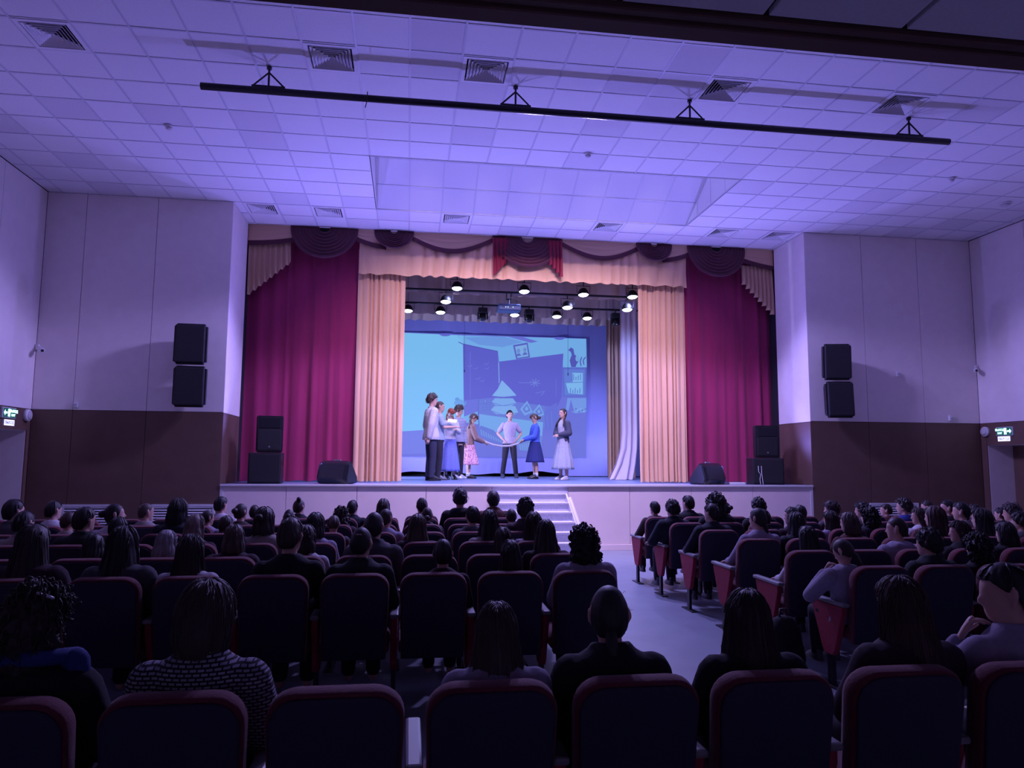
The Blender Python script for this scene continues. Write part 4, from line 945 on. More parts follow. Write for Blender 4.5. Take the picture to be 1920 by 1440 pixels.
# ---- seated figures: body (one skin), top, trousers, hair
SEAT_TOP = 1.272        # crown of the seated figure at scale 1
HC = Vector((0, -0.055, 1.155))
def seat_joints(pose):
    J = {}
    for s, n in ((-1, 'L'), (1, 'R')):
        sh = Vector((s*0.172, -0.10, 0.925)); el = Vector((s*0.235, 0.0, 0.70)); wr = Vector((s*0.10, 0.20, 0.60))
        if pose == 'chin' and n == 'L': el = Vector((s*0.29, 0.10, 0.70)); wr = Vector((s*0.165, 0.03, 0.95))
        if pose == 'arm' and n == 'L': el = Vector((s*0.28, 0.02, 0.68)); wr = Vector((s*0.25, 0.22, 0.65))
        J[n] = (sh, el, wr)
    return J
TORSO = [(0, -0.06, 0.46, 0.16, 0.12), (0, -0.07, 0.54, 0.155, 0.115), (0, -0.085, 0.64, 0.135, 0.10), (0, -0.095, 0.76, 0.145, 0.105), (0, -0.10, 0.87, 0.165, 0.105), (0, -0.10, 0.935, 0.172, 0.092), (0, -0.097, 0.975, 0.135, 0.078), (0, -0.09, 1.015, 0.075, 0.058)]
BODY = {}
def seated_body(yaw, pitch, pose):
    k = (yaw, pitch, pose)
    if k in BODY: return BODY[k]
    bm = bmesh.new(); J = seat_joints(pose)
    eloft(bm, [(x, y, z, rx*0.95, ry*0.95) for x, y, z, rx, ry in TORSO], 16)
    tube(bm, [(0, -0.09, 0.98), (0, -0.075, 1.05), (0, -0.062, 1.10)], [0.056, 0.052, 0.052], 12)
    HM = Matrix.Translation(HC) @ Matrix.Rotation(R(yaw), 4, 'Z') @ Matrix.Rotation(R(-pitch), 4, 'X')
    head_bm(bm, HM)
    for s in (-1, 1):
        tube(bm, [(s*0.085, -0.03, 0.52), (s*0.10, 0.18, 0.53), (s*0.10, 0.36, 0.50)], [0.085, 0.078, 0.058], 10)
        tube(bm, [(s*0.10, 0.36, 0.50), (s*0.10, 0.36, 0.30), (s*0.10, 0.34, 0.10)], [0.056, 0.052, 0.036], 10)
        tube(bm, [(s*0.10, 0.33, 0.045), (s*0.105, 0.46, 0.035)], [0.038, 0.030], 8)
    for n in 'LR':
        sh, el, wr = J[n]; tube(bm, [sh, (sh+el)/2, el], [0.055, 0.046, 0.040], 10); tube(bm, [el, (el+wr)/2, wr], [0.040, 0.036, 0.026], 10)
    me = remesh(bm, 0.013, 3)
    ex = bmesh.new()
    for n in 'LR':
        sh, el, wr = J[n]; d = (wr-el).normalized(); nn = Vector((0, 0, -1)) if d.z < 0.5 else Vector((0.7, -0.6, 0)); hand_bm(ex, wr, d, nn, 1 if n == 'L' else -1, 1.1 if pose == 'chin' and n == 'L' else 0.5)
    me = merge_extra(me, ex); me.materials.append(M_SKIN); BODY[k] = me
    return me
def seated_top(style, pose):
    k = ('top', style, pose)
    if k in BODY: return BODY[k]
    bm = bmesh.new(); J = seat_joints(pose); o = dict(shirt=0.012, jacket=0.030, hoodie=0.026)[style]
    secs = [(x, y, z, rx+o, ry+o) for x, y, z, rx, ry in TORSO[:6]]+[(0, -0.095, 0.985+o*0.2, 0.135+o, 0.080+o), (0, -0.09, 1.03+o*0.2, 0.075+o*0.5, 0.062+o*0.5)]
    eloft(bm, secs, 18)
    for n in 'LR':
        sh, el, wr = J[n]; tube(bm, [sh, (sh+el)/2, el], [0.062+o, 0.052+o, 0.048+o], 10); tube(bm, [el, (el+wr)/2, el+(wr-el)*0.93], [0.048+o, 0.042+o*0.8, 0.034+o*0.5], 10)
    if style == 'hoodie':
        tube(bm, [(-0.10, -0.08, 1.0), (-0.07, -0.16, 0.99), (0, -0.185, 0.965), (0.07, -0.16, 0.99), (0.10, -0.08, 1.0)], [0.03, 0.045, 0.055, 0.045, 0.03], 10)
    elif style == 'jacket':
        tube(bm, [(-0.06, -0.03, 1.02), (-0.075, -0.09, 1.035), (-0.04, -0.145, 1.045), (0.04, -0.145, 1.045), (0.075, -0.09, 1.035), (0.06, -0.03, 1.02)], 0.022, 8)
    else:
        tube(bm, [(-0.05, -0.03, 1.015), (-0.062, -0.09, 1.03), (-0.03, -0.14, 1.035), (0.03, -0.14, 1.035), (0.062, -0.09, 1.03), (0.05, -0.03, 1.015)], 0.014, 8)
    me = remesh(bm, 0.013, 2); BODY[k] = me
    return me
def seated_trousers():
    if 'tr' in BODY: return BODY['tr']
    bm = bmesh.new()
    eloft(bm, [(0, -0.06, 0.455, 0.165, 0.125), (0, -0.065, 0.50, 0.17, 0.13), (0, -0.075, 0.60, 0.155, 0.12)], 16)
    for s in (-1, 1):
        tube(bm, [(s*0.085, -0.03, 0.53), (s*0.10, 0.18, 0.54), (s*0.10, 0.36, 0.51)], [0.092, 0.086, 0.070], 10)
        tube(bm, [(s*0.10, 0.36, 0.50), (s*0.10, 0.36, 0.30), (s*0.10, 0.34, 0.10)], [0.068, 0.066, 0.060], 10)
    BODY['tr'] = remesh(bm, 0.014, 2)
    return BODY['tr']
def shoe_mesh():
    if 'shoe' in BODY: return BODY['shoe']
    bm = bmesh.new()
    eloft(bm, [(0, 0.09, 0.0, 0.046, 0.135), (0, 0.09, 0.025, 0.047, 0.137), (0, 0.08, 0.05, 0.042, 0.12), (0, 0.04, 0.085, 0.038, 0.075), (0, 0.01, 0.115, 0.036, 0.045)], 16, None, 0.8)
    BODY['shoe'] = bm_to(bm, 'shoe', M_BLACKG, True)
    return BODY['shoe']
def seated_person(x, y, ztop, hair, hcol, top, tcol, yaw, pitch, pose, label, group, shoes=False, hscale=1.0, extra=None, smax=1.04, tmat=None):
    s = (ztop-0.46)/(SEAT_TOP+0.014-0.46); sb = max(0.72, min(smax, s))
    t = tag(empty('person', (x, y, 0.462*(1-sb)+(ztop-(0.462*(1-sb)+sb*(SEAT_TOP+0.014)))*0.0)), label, 'person', group)
    t.scale = (sb, sb, sb)
    t.location.z = 0.462*(1-sb)
    b = place('body', seated_body(yaw, pitch, pose), M_SKIN, t)
    place('top', seated_top(top, pose), tmat or topmat(tcol), t)
    place('trousers', seated_trousers(), topmat((0.012, 0.012, 0.020), 'trousers'), t)
    st_, tl, sd = (hair.split(':')+['', ''])[:3] if ':' in hair else (hair, '', '0')
    hs = place('hair', hair_mesh(st_, tl, int(sd or 0)), hairmat(hcol), t, HC, (R(-pitch) if not yaw else 0, 0, R(yaw)), (hscale,)*3)
    if yaw and pitch: hs.rotation_mode = 'ZXY'; hs.rotation_euler = (R(-pitch), 0, R(yaw)); hs.rotation_mode = 'QUATERNION'; hs.rotation_quaternion = (Matrix.Rotation(R(yaw), 4, 'Z') @ Matrix.Rotation(R(-pitch), 4, 'X')).to_quaternion()
    if shoes:
        for sx in (-1, 1): place('shoe', shoe_mesh(), colmat('shoe', (0.05, 0.045, 0.05), 0.5), t, (sx*0.10, 0.30, 0.0))
    return t
K1, K2, BR, LB_, BL, RD, GY = (0.006, 0.005, 0.006), (0.010, 0.008, 0.009), (0.022, 0.013, 0.011), (0.050, 0.034, 0.027), (0.17, 0.13, 0.11), (0.042, 0.016, 0.013), (0.26, 0.24, 0.25)
BLK, NAV, WHT, GRE, PLM, LIL, BRN, BLU, BEI, RST, GRN = (0.006, 0.006, 0.009), (0.008, 0.010, 0.020), (0.52, 0.50, 0.54), (0.06, 0.06, 0.07), (0.028, 0.011, 0.020), (0.27, 0.24, 0.32), (0.04, 0.028, 0.022), (0.02, 0.03, 0.20), (0.28, 0.25, 0.23), (0.07, 0.024, 0.02), (0.012, 0.018, 0.018)
# id, u, v of the crown, row, hair, hair colour, top style, top colour, head yaw, pitch, pose, look
AUD = [
 (27, 936, 2, 'short', K1, 'jacket', GRE, -30, 0, '', 'short black hair, grey jacket'), (46, 958, 3, 'short::2', K2, 'jacket', BEI, -15, 5, '', 'short dark hair, pale sleeve'),
 (101, 939, 1, 'short::3', K1, 'shirt', WHT, -35, 0, '', 'short black hair, white collar'), (129, 959, 2, 'buzz', RD, 'shirt', BEI, -30, 0, '', 'reddish cropped hair, pale shirt'),
 (160, 951, 3, 'short::4', K1, 'jacket', GRN, -30, 0, '', 'thick black hair, dark green jacket'), (216, 944, 2, 'tight:bun', K1, 'shirt', WHT, -60, -8, '', 'black hair with clip, white shirt'),
 (222, 969, 3, 'short::5', K2, 'shirt', GRE, -10, 5, '', 'small child, dark hair'), (64, 985, 5, 'long', BR, 'jacket', PLM, -10, 0, '', 'long brown hair, plum jacket'),
 (175, 1003, 4, 'bob', K2, 'shirt', GRE, 0, 5, '', 'small child, dark bobbed hair'), (232, 988, 5, 'long::2', K2, 'jacket', GRE, -15, 0, '', 'long dark hair, grey sweater'),
 (274, 943, 1, 'buzz::2', LB_, 'shirt', BEI, -50, 0, '', 'light brown hair, beige collar'), (335, 935, 2, 'bob::3', K1, 'jacket', NAV, -10, 0, '', 'black bobbed hair, navy jacket'),
 (415, 931, 0, 'short::6', K1, 'shirt', WHT, -25, 0, '', 'short dark hair, white collar'), (366, 965, 3, 'bob::4', BL, 'shirt', PLM, -10, 0, '', 'blond bobbed hair, plum top'),
 (389, 960, 1, 'tight:ponytail', BR, 'shirt', LIL, -40, 0, '', 'brown ponytail, lilac striped shirt'), (424, 967, 2, 'short::7', BR, 'jacket', PLM, -30, 0, '', 'short brown hair, plum jacket'),
 (452, 944, 1, 'tight:bun:2', BR, 'shirt', BRN, -30, 0, '', 'brown hair pinned with a clip'), (477, 953, 0, 'short::8', BR, 'shirt', BRN, 0, 0, '', 'small brown head, brown top'),
 (312, 995, 4, 'bob::5', GY, 'shirt', PLM, -10, 5, '', 'grey-blond bobbed hair, plum top'), (439, 984, 4, 'bob::6', LB_, 'jacket', PLM, 0, 0, '', 'wide ash-brown bob, plum jacket'),
 (358, 1003, 5, 'long::3', BR, 'shirt', WHT, -10, 0, '', 'straight brown hair, white blouse'), (497, 951, 3, 'bob:bun:7', BR, 'shirt', BEI, -20, 0, '', 'brown bob with clip, beige collar'),
 (561, 936, 0, 'tight:topbun', BR, 'jacket', BLK, -30, 0, '', 'brown hair in a topknot'), (542, 955, 1, 'tight:bun:3', K2, 'jacket', BLK, 0, 0, '', 'dark pinned-up hair, black jacket'),
 (546, 970, 5, 'short::9', LB_, 'shirt', BLK, -10, 0, '', 'short light brown hair, black T-shirt'), (573, 985, 4, 'bob::8', BR, 'shirt', WHT, -15, 0, '', 'brown bob, white collar'),
 (592, 962, 3, 'bob::9', K1, 'shirt', LIL, -20, 0, '', 'black bob, lilac collar'), (625, 986, 2, 'short::10', LB_, 'shirt', GRE, 0, 20, '', 'small child with light brown hair'),
 (640, 953, 1, 'curly::1', BR, 'jacket', PLM, 0, 0, '', 'curly brown hair, plum jacket'), (661, 938, 0, 'short::11', K2, 'jacket', NAV, -10, 0, '', 'round dark head, navy jacket'),
 (678, 988, 5, 'buzz::3', K2, 'jacket', GRN, -15, 0, '', 'cropped hair, dark green jacket'), (719, 936, 0, 'long::4', BR, 'shirt', RST, 0, 0, '', 'long brown hair, rust red top'),
 (724, 954, 2, 'tight:lowtail', BR, 'shirt', LIL, -35, 0, '', 'brown low ponytail, lilac shirt'), (702, 960, 4, 'tight:lowtail:2', K2, 'jacket', GRE, -20, 0, '', 'dark hair tied low, grey jacket'),
 (791, 934, 0, 'short::12', K2, 'jacket', PLM, 20, 0, '', 'short dark hair, plum hoodie'), (801, 951, 1, 'tight:lowbun', BR, 'jacket', GRE, 0, 0, '', 'hair under a pale band, grey jacket'),
 (783, 965, 3, 'long::5', LB_, 'shirt', PLM, 0, 0, '', 'long straight light brown hair'), (863, 917, 0, 'mop', K1, 'hoodie', BLK, 0, 0, '', 'thick black hair, black hoodie'),
 (925, 920, 0, 'short::13', K1, 'jacket', RST, -5, 0, '', 'round black hair, pinkish jacket'), (886, 949, 2, 'short::14', K1, 'hoodie', GRE, 15, 0, '', 'short dark hair, grey hood'),
 (918, 957, 3, 'long::6', K2, 'shirt', BEI, 0, 0, '', 'long dark hair, beige sweater'), (831, 1012, 5, 'short::15', K2, 'shirt', PLM, 0, 0, '', 'small child, short dark hair'),
 (959, 957, 1, 'short::16', K2, 'shirt', PLM, 0, 5, '', 'small child, dark round head'), (985, 934, 2, 'spiky', K1, 'jacket', PLM, 0, 0, '', 'spiky black hair, plum jacket'),
 (1001, 961, 3, 'long::7', BR, 'shirt', LIL, -10, 0, '', 'long brown hair, pale collar'), (1024, 976, 4, 'long::8', BR, 'shirt', PLM, 5, 0, '', 'long brown hair, plum top'),
 (944, 990, 4, 'bob::10', BR, 'shirt', PLM, 0, 5, '', 'small child, brown bob'), (958, 1014, 5, 'bob::11', K2, 'hoodie', PLM, 0, 0, '', 'dark smooth bob, plum hoodie'),
 (1096, 990, 5, 'curly::2', K1, 'jacket', LIL, -5, 0, '', 'fluffy black hair, pale lilac jacket'),
 (1228, 940, 0, 'short::17', K1, 'hoodie', BRN, 10, 0, 'arm', 'small dark head, brown hooded jacket'), (1261, 938, 1, 'mop::2', K1, 'jacket', NAV, 20, 0, 'arm', 'thick dark hair, navy jacket'),
 (1290, 929, 0, 'short::18', K2, 'jacket', BLK, 35, 0, '', 'neat short dark hair, black jacket'), (1334, 944, 2, 'short::19', K1, 'jacket', NAV, 25, 0, 'arm', 'short black hair, navy tracksuit'),
 (1342, 928, 1, 'curly::3', K1, 'jacket', BLK, 15, 0, '', 'curly dark hair, black jacket'), (1360, 941, 0, 'tight:bun:4', K1, 'jacket', GRE, 25, 0, '', 'dark bun, grey coat'),
 (1421, 952, 3, 'tight:lowtail:3', K2, 'shirt', LIL, 35, 0, 'arm', 'dark low ponytail, lilac blouse'), (1422, 934, 1, 'spiky::2', K1, 'jacket', BLK, 20, 0, '', 'spiky black hair, black jacket'),
 (1431, 955, 2, 'short::20', K1, 'jacket', BLK, 25, 5, '', 'short black hair, black jacket'), (1485, 951, 2, 'short::21', K1, 'shirt', PLM, 40, 0, '', 'short black hair, plum shirt'),
 (1501, 947, 1, 'short::22', K1, 'jacket', RST, 20, 0, '', 'short black hair, dark red jacket'), (1493, 961, 3, 'long::9', K2, 'jacket', NAV, 20, 0, '', 'long dark hair, navy jacket'),
 (1515, 988, 4, 'long::10', K2, 'shirt', WHT, 15, 5, 'arm', 'long dark hair, white blouse'), (1559, 940, 1, 'mop::3', BR, 'shirt', GRE, 50, 0, '', 'brown mop of hair, grey top'),
 (1558, 958, 2, 'long::11', BR, 'shirt', LIL, 30, 0, '', 'shoulder-length brown hair, lilac shirt'), (1592, 961, 3, 'bob::12', LB_, 'shirt', RST, 35, 0, '', 'light brown bob, rust red top'),
 (1617, 942, 1, 'mop::4', K2, 'shirt', GRE, 60, 0, '', 'dark fringe, pale face, grey shirt'), (1629, 953, 2, 'curly::4', K1, 'jacket', NAV, 30, 0, '', 'curly black hair, navy jacket'),
 (1583, 1011, 5, 'tight:lowtail:4', BR, 'hoodie', LIL, 30, 25, 'chin', 'head propped on hand, lilac hoodie'), (1662, 945, 0, 'short::23', BR, 'shirt', RST, 55, 0, '', 'short brown hair, rust red shirt'),
 (1695, 934, 1, 'spiky::3', BR, 'shirt', BLU, 50, 0, '', 'spiky brown hair, bright blue shirt'), (1682, 969, 4, 'buzz::4', BR, 'hoodie', LIL, 50, 0, '', 'cropped hair, pale lilac hoodie'),
 (1724, 952, 2, 'bob::13', LB_, 'shirt', WHT, 55, 0, '', 'light brown bob, white collar'), (1752, 949, 3, 'long::12', RD, 'jacket', BLK, 30, 0, '', 'long reddish hair, black jacket'),
 (1739, 938, 0, 'short::24', BR, 'shirt', GRE, 50, 0, '', 'short brown hair, grey shirt'), (1777, 937, 1, 'short::25', K1, 'shirt', BLK, 65, -5, '', 'short black hair, pale raised face'),
 (1802, 941, 2, 'short::26', K1, 'shirt', BEI, 50, 0, '', 'short black hair, beige hoodie'), (1840, 953, 3, 'long::13', K2, 'shirt', PLM, 25, 0, '', 'long dark hair, plum top'),
 (1800, 977, 4, 'bob::14', BR, 'jacket', BLK, 55, 0, '', 'short brown bob, black jacket'), (1741, 993, 5, 'mop::5', K1, 'jacket', GRN, 30, 0, '', 'tousled black hair, dark green jacket'),
 (1834, 1005, 5, 'curly::5', K1, 'jacket', BLK, 20, 0, '', 'bushy black hair, black jacket'), (1878, 957, 1, 'short::27', K1, 'jacket', BLK, 30, 0, '', 'round black head, black jacket'),
 (1886, 979, 4, 'bob::15', K1, 'jacket', BLK, 20, 0, '', 'smooth black bob, black jacket'), (1897, 945, 2, 'mop::6', BR, 'shirt', WHT, 50, 0, '', 'brown mop of hair, white collar'),
 (1828, 945, 1, 'short::28', K1, 'jacket', BLK, 25, 0, '', 'dark head behind the others'), (1915, 960, 3, 'mop::7', K1, 'shirt', GRE, 25, 0, '', 'dark hair, grey top'),
]
for (u, v, k, hair, hc, top, tc, yaw, pit, pose, look) in AUD:
    p = at(u, v, 1, ROWY[k]-0.06)
    left = p.x < 2.3
    i = round((1.28-p.x)/0.51) if left else round((p.x-3.465)/0.51)
    lb = 'seated person, %s, %s from aisle, %s, %s block' % (look, ORD[max(0, i)], ROWN[k], 'left' if left else 'right')
    yaw = round(yaw/15)*15
    seated_person(p.x, ROWY[k], p.z, hair, hc, top, tc, yaw, pit, pose, lb, 'audience in the %s block' % ('left' if left else 'right'), shoes=(not left and p.x < 4.2))
# rear row, close to the camera
M_PLAID = bpy.data.materials.new('tweed check'); M_PLAID.use_nodes = True
nt = M_PLAID.node_tree; b = nt.nodes['Principled BSDF']; tc = nt.nodes.new('ShaderNodeTexCoord'); ck = nt.nodes.new('ShaderNodeTexBrick')
ck.inputs['Scale'].default_value = 18; ck.inputs['Color1'].default_value = (0.34, 0.33, 0.40, 1); ck.inputs['Color2'].default_value = (0.22, 0.21, 0.28, 1); ck.inputs['Mortar'].default_value = (0.012, 0.012, 0.02, 1); ck.inputs['Mortar Size'].default_value = 0.06; ck.offset = 0.5
mpn = nt.nodes.new('ShaderNodeMapping'); mpn.inputs['Rotation'].default_value = (R(90), 0, 0)
nt.links.new(tc.outputs['Object'], mpn.inputs['Vector']); nt.links.new(mpn.outputs['Vector'], ck.inputs['Vector']); nt.links.new(ck.outputs['Color'], b.inputs['Base Color']); b.inputs['Roughness'].default_value = 0.95
REAR = [(72, 1106, 'curly:wisps:6', BR, 'jacket', BLK, -30, 0, '', 'curly brown hair with a shiny clip, blue scarf', None), (388, 1093, 'layer:wisps:16', LB_, 'jacket', GRE, -10, 0, '', 'layered ash hair, checked tweed jacket', M_PLAID), (932, 1133, 'long:wisps:14', LB_, 'hoodie', LIL, 0, 0, '', 'long fair hair tucked into a pale hoodie', None),
        (1143, 1098, 'tight:lowtail+wisps:5', K2, 'jacket', BLK, -10, 0, '', 'hair pulled back tight, black jacket', None), (1403, 1108, 'long:wisps:15', BR, 'jacket', BLK, 0, 0, '', 'long straight dark brown hair', None), (1688, 1083, 'long:wisps:17', RD, 'jacket', PLM, 15, 0, '', 'long reddish hair, plum jacket', None), (1885, 1056, 'short::29', K1, 'shirt', LIL, 60, 5, 'chin', 'boy with hand at his mouth, lilac shirt', None)]
REARP = []
for i, (u, v, hair, hc, top, tc_, yaw, pit, pose, look, tm) in enumerate(REAR):
    p = at(u, v, 1, ROWY[6]-0.06)
    t_ = seated_person(p.x, ROWY[6], p.z, hair, hc, top, tc_, yaw, pit, pose, 'seated person, %s, rear row, %s from left' % (look, ORD[i]), 'audience in the rear row', tmat=tm)
    REARP.append(t_)

bm = bmesh.new(); tube(bm, [(-0.09, -0.02, 1.03), (-0.11, -0.10, 1.05), (-0.05, -0.19, 1.06), (0.05, -0.19, 1.06), (0.12, -0.12, 1.05), (0.14, -0.04, 1.03), (0.10, 0.04, 1.00)], [0.025, 0.028, 0.028, 0.028, 0.03, 0.035, 0.025], 10)
tube(bm, [(0.12, -0.08, 1.03), (0.165, -0.10, 1.03)], [0.035, 0.045], 10); tube(bm, [(0.18, -0.10, 1.03), (0.205, -0.11, 0.95)], [0.035, 0.025], 8)
o = mk('scarf', bm, topmat((0.02, 0.035, 0.17), 'scarf'), REARP[0], True); o['label'] = 'blue knotted scarf'
bm = bmesh.new(); tube(bm, [(0.055, -0.135, 1.275), (0.075, -0.12, 1.262)], 0.008, 8); tube(bm, [(0.03, -0.14, 1.285), (0.04, -0.135, 1.28)], 0.006, 8); mk('hair_clip', bm, M_METAL, REARP[0], True)
bp_ = tag(empty('backpack', (3.02, -8.98, 0), R(20)), 'black backpack on the floor beside the aisle in the right block', 'bag')
bm = bmesh.new(); eloft(bm, [(0, 0, 0.0, 0.13, 0.08), (0, 0, 0.03, 0.155, 0.10), (0, 0, 0.2, 0.16, 0.10), (0, 0, 0.34, 0.145, 0.085), (0, 0, 0.42, 0.09, 0.05), (0, 0, 0.44, 0.03, 0.02)], 18, None, 0.7); mk('sack', bm, topmat((0.010, 0.010, 0.012), 'bag'), bp_, True)
bm = bmesh.new(); eloft(bm, [(0, -0.095, 0.04, 0.10, 0.03), (0, -0.10, 0.12, 0.11, 0.04), (0, -0.095, 0.22, 0.10, 0.03)], 14, None, 0.7); mk('pocket', bm, topmat((0.012, 0.012, 0.015), 'bag'), bp_, True)
bm = bmesh.new(); tube(bm, [(-0.04, 0, 0.43), (-0.03, 0, 0.49), (0.03, 0, 0.49), (0.04, 0, 0.43)], 0.009, 6); mk('handle', bm, M_BLACK, bp_, True)
for s_ in (-1, 1):
    bm = bmesh.new(); tube(bm, [(s_*0.06, 0.08, 0.38), (s_*0.08, 0.14, 0.28), (s_*0.08, 0.13, 0.12), (s_*0.09, 0.09, 0.05)], 0.016, 6, True, 0.4); mk('strap', bm, M_BLACK, bp_, True)

# ---- performers on the stage
def performer(u, Y, h, face, label, hair, hcol, arms, garments, head=(0, 0), lean=0, stance=None, female=False, shoe=(0.015, 0.015, 0.02), hscale=1.0, sock=None, handcurl=0.5, headtilt=0):
    k = h/1.75; x = at(u, 890, 1, Y).x
    t = tag(empty('person', (x, Y, SZ+0.003), R(face)), label, 'person', 'performers on the stage')
    W = 0.88 if female else 1.0
    LR_ = Matrix.Translation((0, 0, 0.95)) @ Matrix.Rotation(R(-lean), 4, 'X') @ Matrix.Translation((0, 0, -0.95))
    def P(v):
        v = Vector(v)
        return (LR_ @ v if v.z > 0.95 else v)*k
    stance = stance or (((0.095, 0.01), (0.10, -0.02)), ((0.095, 0.01), (0.10, -0.02)))
    legs = []
    for s, ((kx, ky), (ax, ay)) in zip((-1, 1), stance): legs.append((s, [Vector((s*0.085, 0, 0.90))*k, Vector((s*kx, ky, 0.48))*k, Vector((s*ax, ay, 0.09))*k]))
    A = []
    for s, (el, wr) in zip((-1, 1), arms): A.append((s, P((s*0.165*W, 0, 1.39)), P(el), P(wr)))
    secs = [(0.80, 0.150, 0.105), (0.88, 0.165, 0.112), (0.96, 0.155, 0.105), (1.06, 0.130, 0.092), (1.18, 0.148, 0.104), (1.30, 0.160, 0.110), (1.375, 0.162, 0.096), (1.42, 0.130, 0.076), (1.455, 0.075, 0.060)]
    def torso(bm, off, z0=0.0, z1=9, grow=0.0):
        rs = []
        for z, rx, ry in secs:
            if z < z0-0.05 or z > z1: continue
            o = off+grow*max(0, 1.1-z)
            rs.append([P((W*(rx+o)*math.cos(2*math.pi*i/18), (ry+o)*math.sin(2*math.pi*i/18), max(z, z0))) for i in range(18)])
        rings(bm, rs)
    HCp = P((0, 0.012, 1.632))
    HM = Matrix.Translation(HCp) @ Matrix.Rotation(R(head[0]), 4, 'Z') @ Matrix.Rotation(R(-head[1]-lean), 4, 'X') @ Matrix.Rotation(R(headtilt), 4, 'Y')
    hk = k*1.0
    # body
    bm = bmesh.new(); torso(bm, -0.004)
    tube(bm, [P((0, 0, 1.43)), P((0, 0.004, 1.49)), P((0, 0.008, 1.56))], [0.060*k, 0.052*k, 0.052*k], 12)
    head_bm(bm, HM, hk)
    for s, pts in legs:
        tube(bm, [pts[0], (pts[0]+pts[1])/2, pts[1]], [0.085*k*W, 0.075*k, 0.054*k], 12); tube(bm, [pts[1], pts[1]*0.6+pts[2]*0.4+Vector((0, -0.012, 0)), pts[2]], [0.052*k, 0.054*k, 0.036*k], 12)
        tube(bm, [pts[2]+Vector((0, 0, -0.04*k)), pts[2]+Vector((0, 0.14, -0.058*k))], [0.036*k, 0.028*k], 8)
    for s, sh, el, wr in A:
        tube(bm, [sh, (sh+el)/2, el], [0.052*k*W, 0.044*k*W, 0.038*k*W], 10); tube(bm, [el, (el+wr)/2, wr], [0.038*k*W, 0.034*k*W, 0.025*k], 10)
    me = remesh(bm, 0.010, 2); ex = bmesh.new()
    for s, sh, el, wr in A:
        d = (wr-el).normalized(); nn = Vector((-s, 0, -0.2)) if abs(d.z) > 0.6 else Vector((0, 0, -1)); hand_bm(ex, wr, d, nn, -s, handcurl, 0.95*k)
    me = merge_extra(me, ex); bo = place('body', me, M_SKIN, t)
    for sx in (-1, 1):
        bm = bmesh.new(); lathe(bm, [(0.002, -0.009), (0.008, -0.005), (0.010, 0), (0.008, 0.005), (0.002, 0.009)], 10, HM @ Matrix.Scale(hk, 4) @ Matrix.Translation((sx*0.029, 0.086, 0.012))); mk('eye', bm, M_BLACKG, bo, True)
    bm = bmesh.new(); tube(bm, [HM @ (Vector((-0.02, 0.089, -0.066))*hk), HM @ (Vector((0, 0.094, -0.066))*hk), HM @ (Vector((0.02, 0.089, -0.066))*hk)], 0.005*hk, 6); mk('mouth', bm, mat('lips', (0.35, 0.12, 0.11), 0.5), bo, True)
    st_, tl, sd = (hair.split(':')+['', ''])[:3] if ':' in hair else (hair, '', '0')
    ho = place('hair', hair_mesh(st_, tl, int(sd or 0)), hairmat(hcol), t); ho.matrix_local = HM @ Matrix.Scale(hk*hscale, 4)
    for g in garments:
        kind, col = g[0], g[1]; opt = g[2] if len(g) > 2 else {}
        m = opt.get('m') or topmat(col, 'stage cloth')
        bm = bmesh.new(); nm = kind
        if kind in ('shirt', 'sweater', 'blouse', 'cardigan'):
            o = opt.get('off', 0.014); zb = opt.get('hem', 0.86); torso(bm, o, zb, grow=opt.get('grow', 0.03))
            sl = opt.get('sleeve', 0.94)
            for s, sh, el, wr in A:
                if sl <= 0.5: tube(bm, [sh, sh+(el-sh)*sl*1.6], [0.052*k*W+o*0.5, 0.050*k*W+o], 10)
                else:
                    tube(bm, [sh, (sh+el)/2, el], [0.058*k*W+o, 0.052*k*W+o, 0.046*k*W+o], 10); tube(bm, [el, (el+wr)/2, el+(wr-el)*(sl-0.5)*2.1], [0.046*k*W+o, 0.042*k*W+o, 0.034*k*W+o*0.8], 10)
            tube(bm, [P((-0.05, 0.05, 1.455)), P((-0.066, 0, 1.475)), P((-0.03, -0.055, 1.485)), P((0.03, -0.055, 1.485)), P((0.066, 0, 1.475)), P((0.05, 0.05, 1.455))], 0.015*k, 8)
            me = remesh(bm, 0.010, 2); place(nm, me, m, t)
            continue
        if kind == 'trousers':
            rs = []
            for z, rx, ry in ((0.83, 0.155, 0.110), (0.90, 0.172, 0.120), (0.99, 0.162, 0.112)): rs.append([P((W*rx*math.cos(2*math.pi*i/16), ry*math.sin(2*math.pi*i/16), z)) for i in range(16)])
            rings(bm, rs)
            for s, pts in legs:
                tube(bm, [pts[0], (pts[0]+pts[1])/2, pts[1]], [0.094*k*W, 0.086*k, 0.070*k], 12); tube(bm, [pts[1], (pts[1]+pts[2])/2, pts[2]-Vector((0, 0, 0.03*k))], [0.068*k, 0.066*k, 0.060*k], 12, False)
            place(nm, remesh(bm, 0.010, 1), m, t)
            continue
        if kind in ('skirt', 'dress_skirt'):
            z0, z1, r1, nf, am = opt['z0'], opt['z1'], opt['r1'], opt.get('folds', 12), opt.get('amp', 0.012)
            rs = []
            for j in range(13):
                q = j/12; z = z0+(z1-z0)*q; rr_ = 0.125+(r1-0.125)*(q**0.8); tier = 0.012*(1 if opt.get('tier') and q > 0.62 else 0)
                rs.append([Vector((W*(rr_*1.08+tier+am*q*math.sin(nf*a)+0.004*math.sin(3*a))*math.cos(a), (rr_*0.86+tier+am*q*math.sin(nf*a))*math.sin(a), z))*k for a in [2*math.pi*i/72 for i in range(72)]])
            rs += [[Vector((p.x*0.96, p.y*0.96, p.z)) for p in r] for r in rs[::-1]]
            rings(bm, rs); mk(nm, bm, m, t, True)
            continue
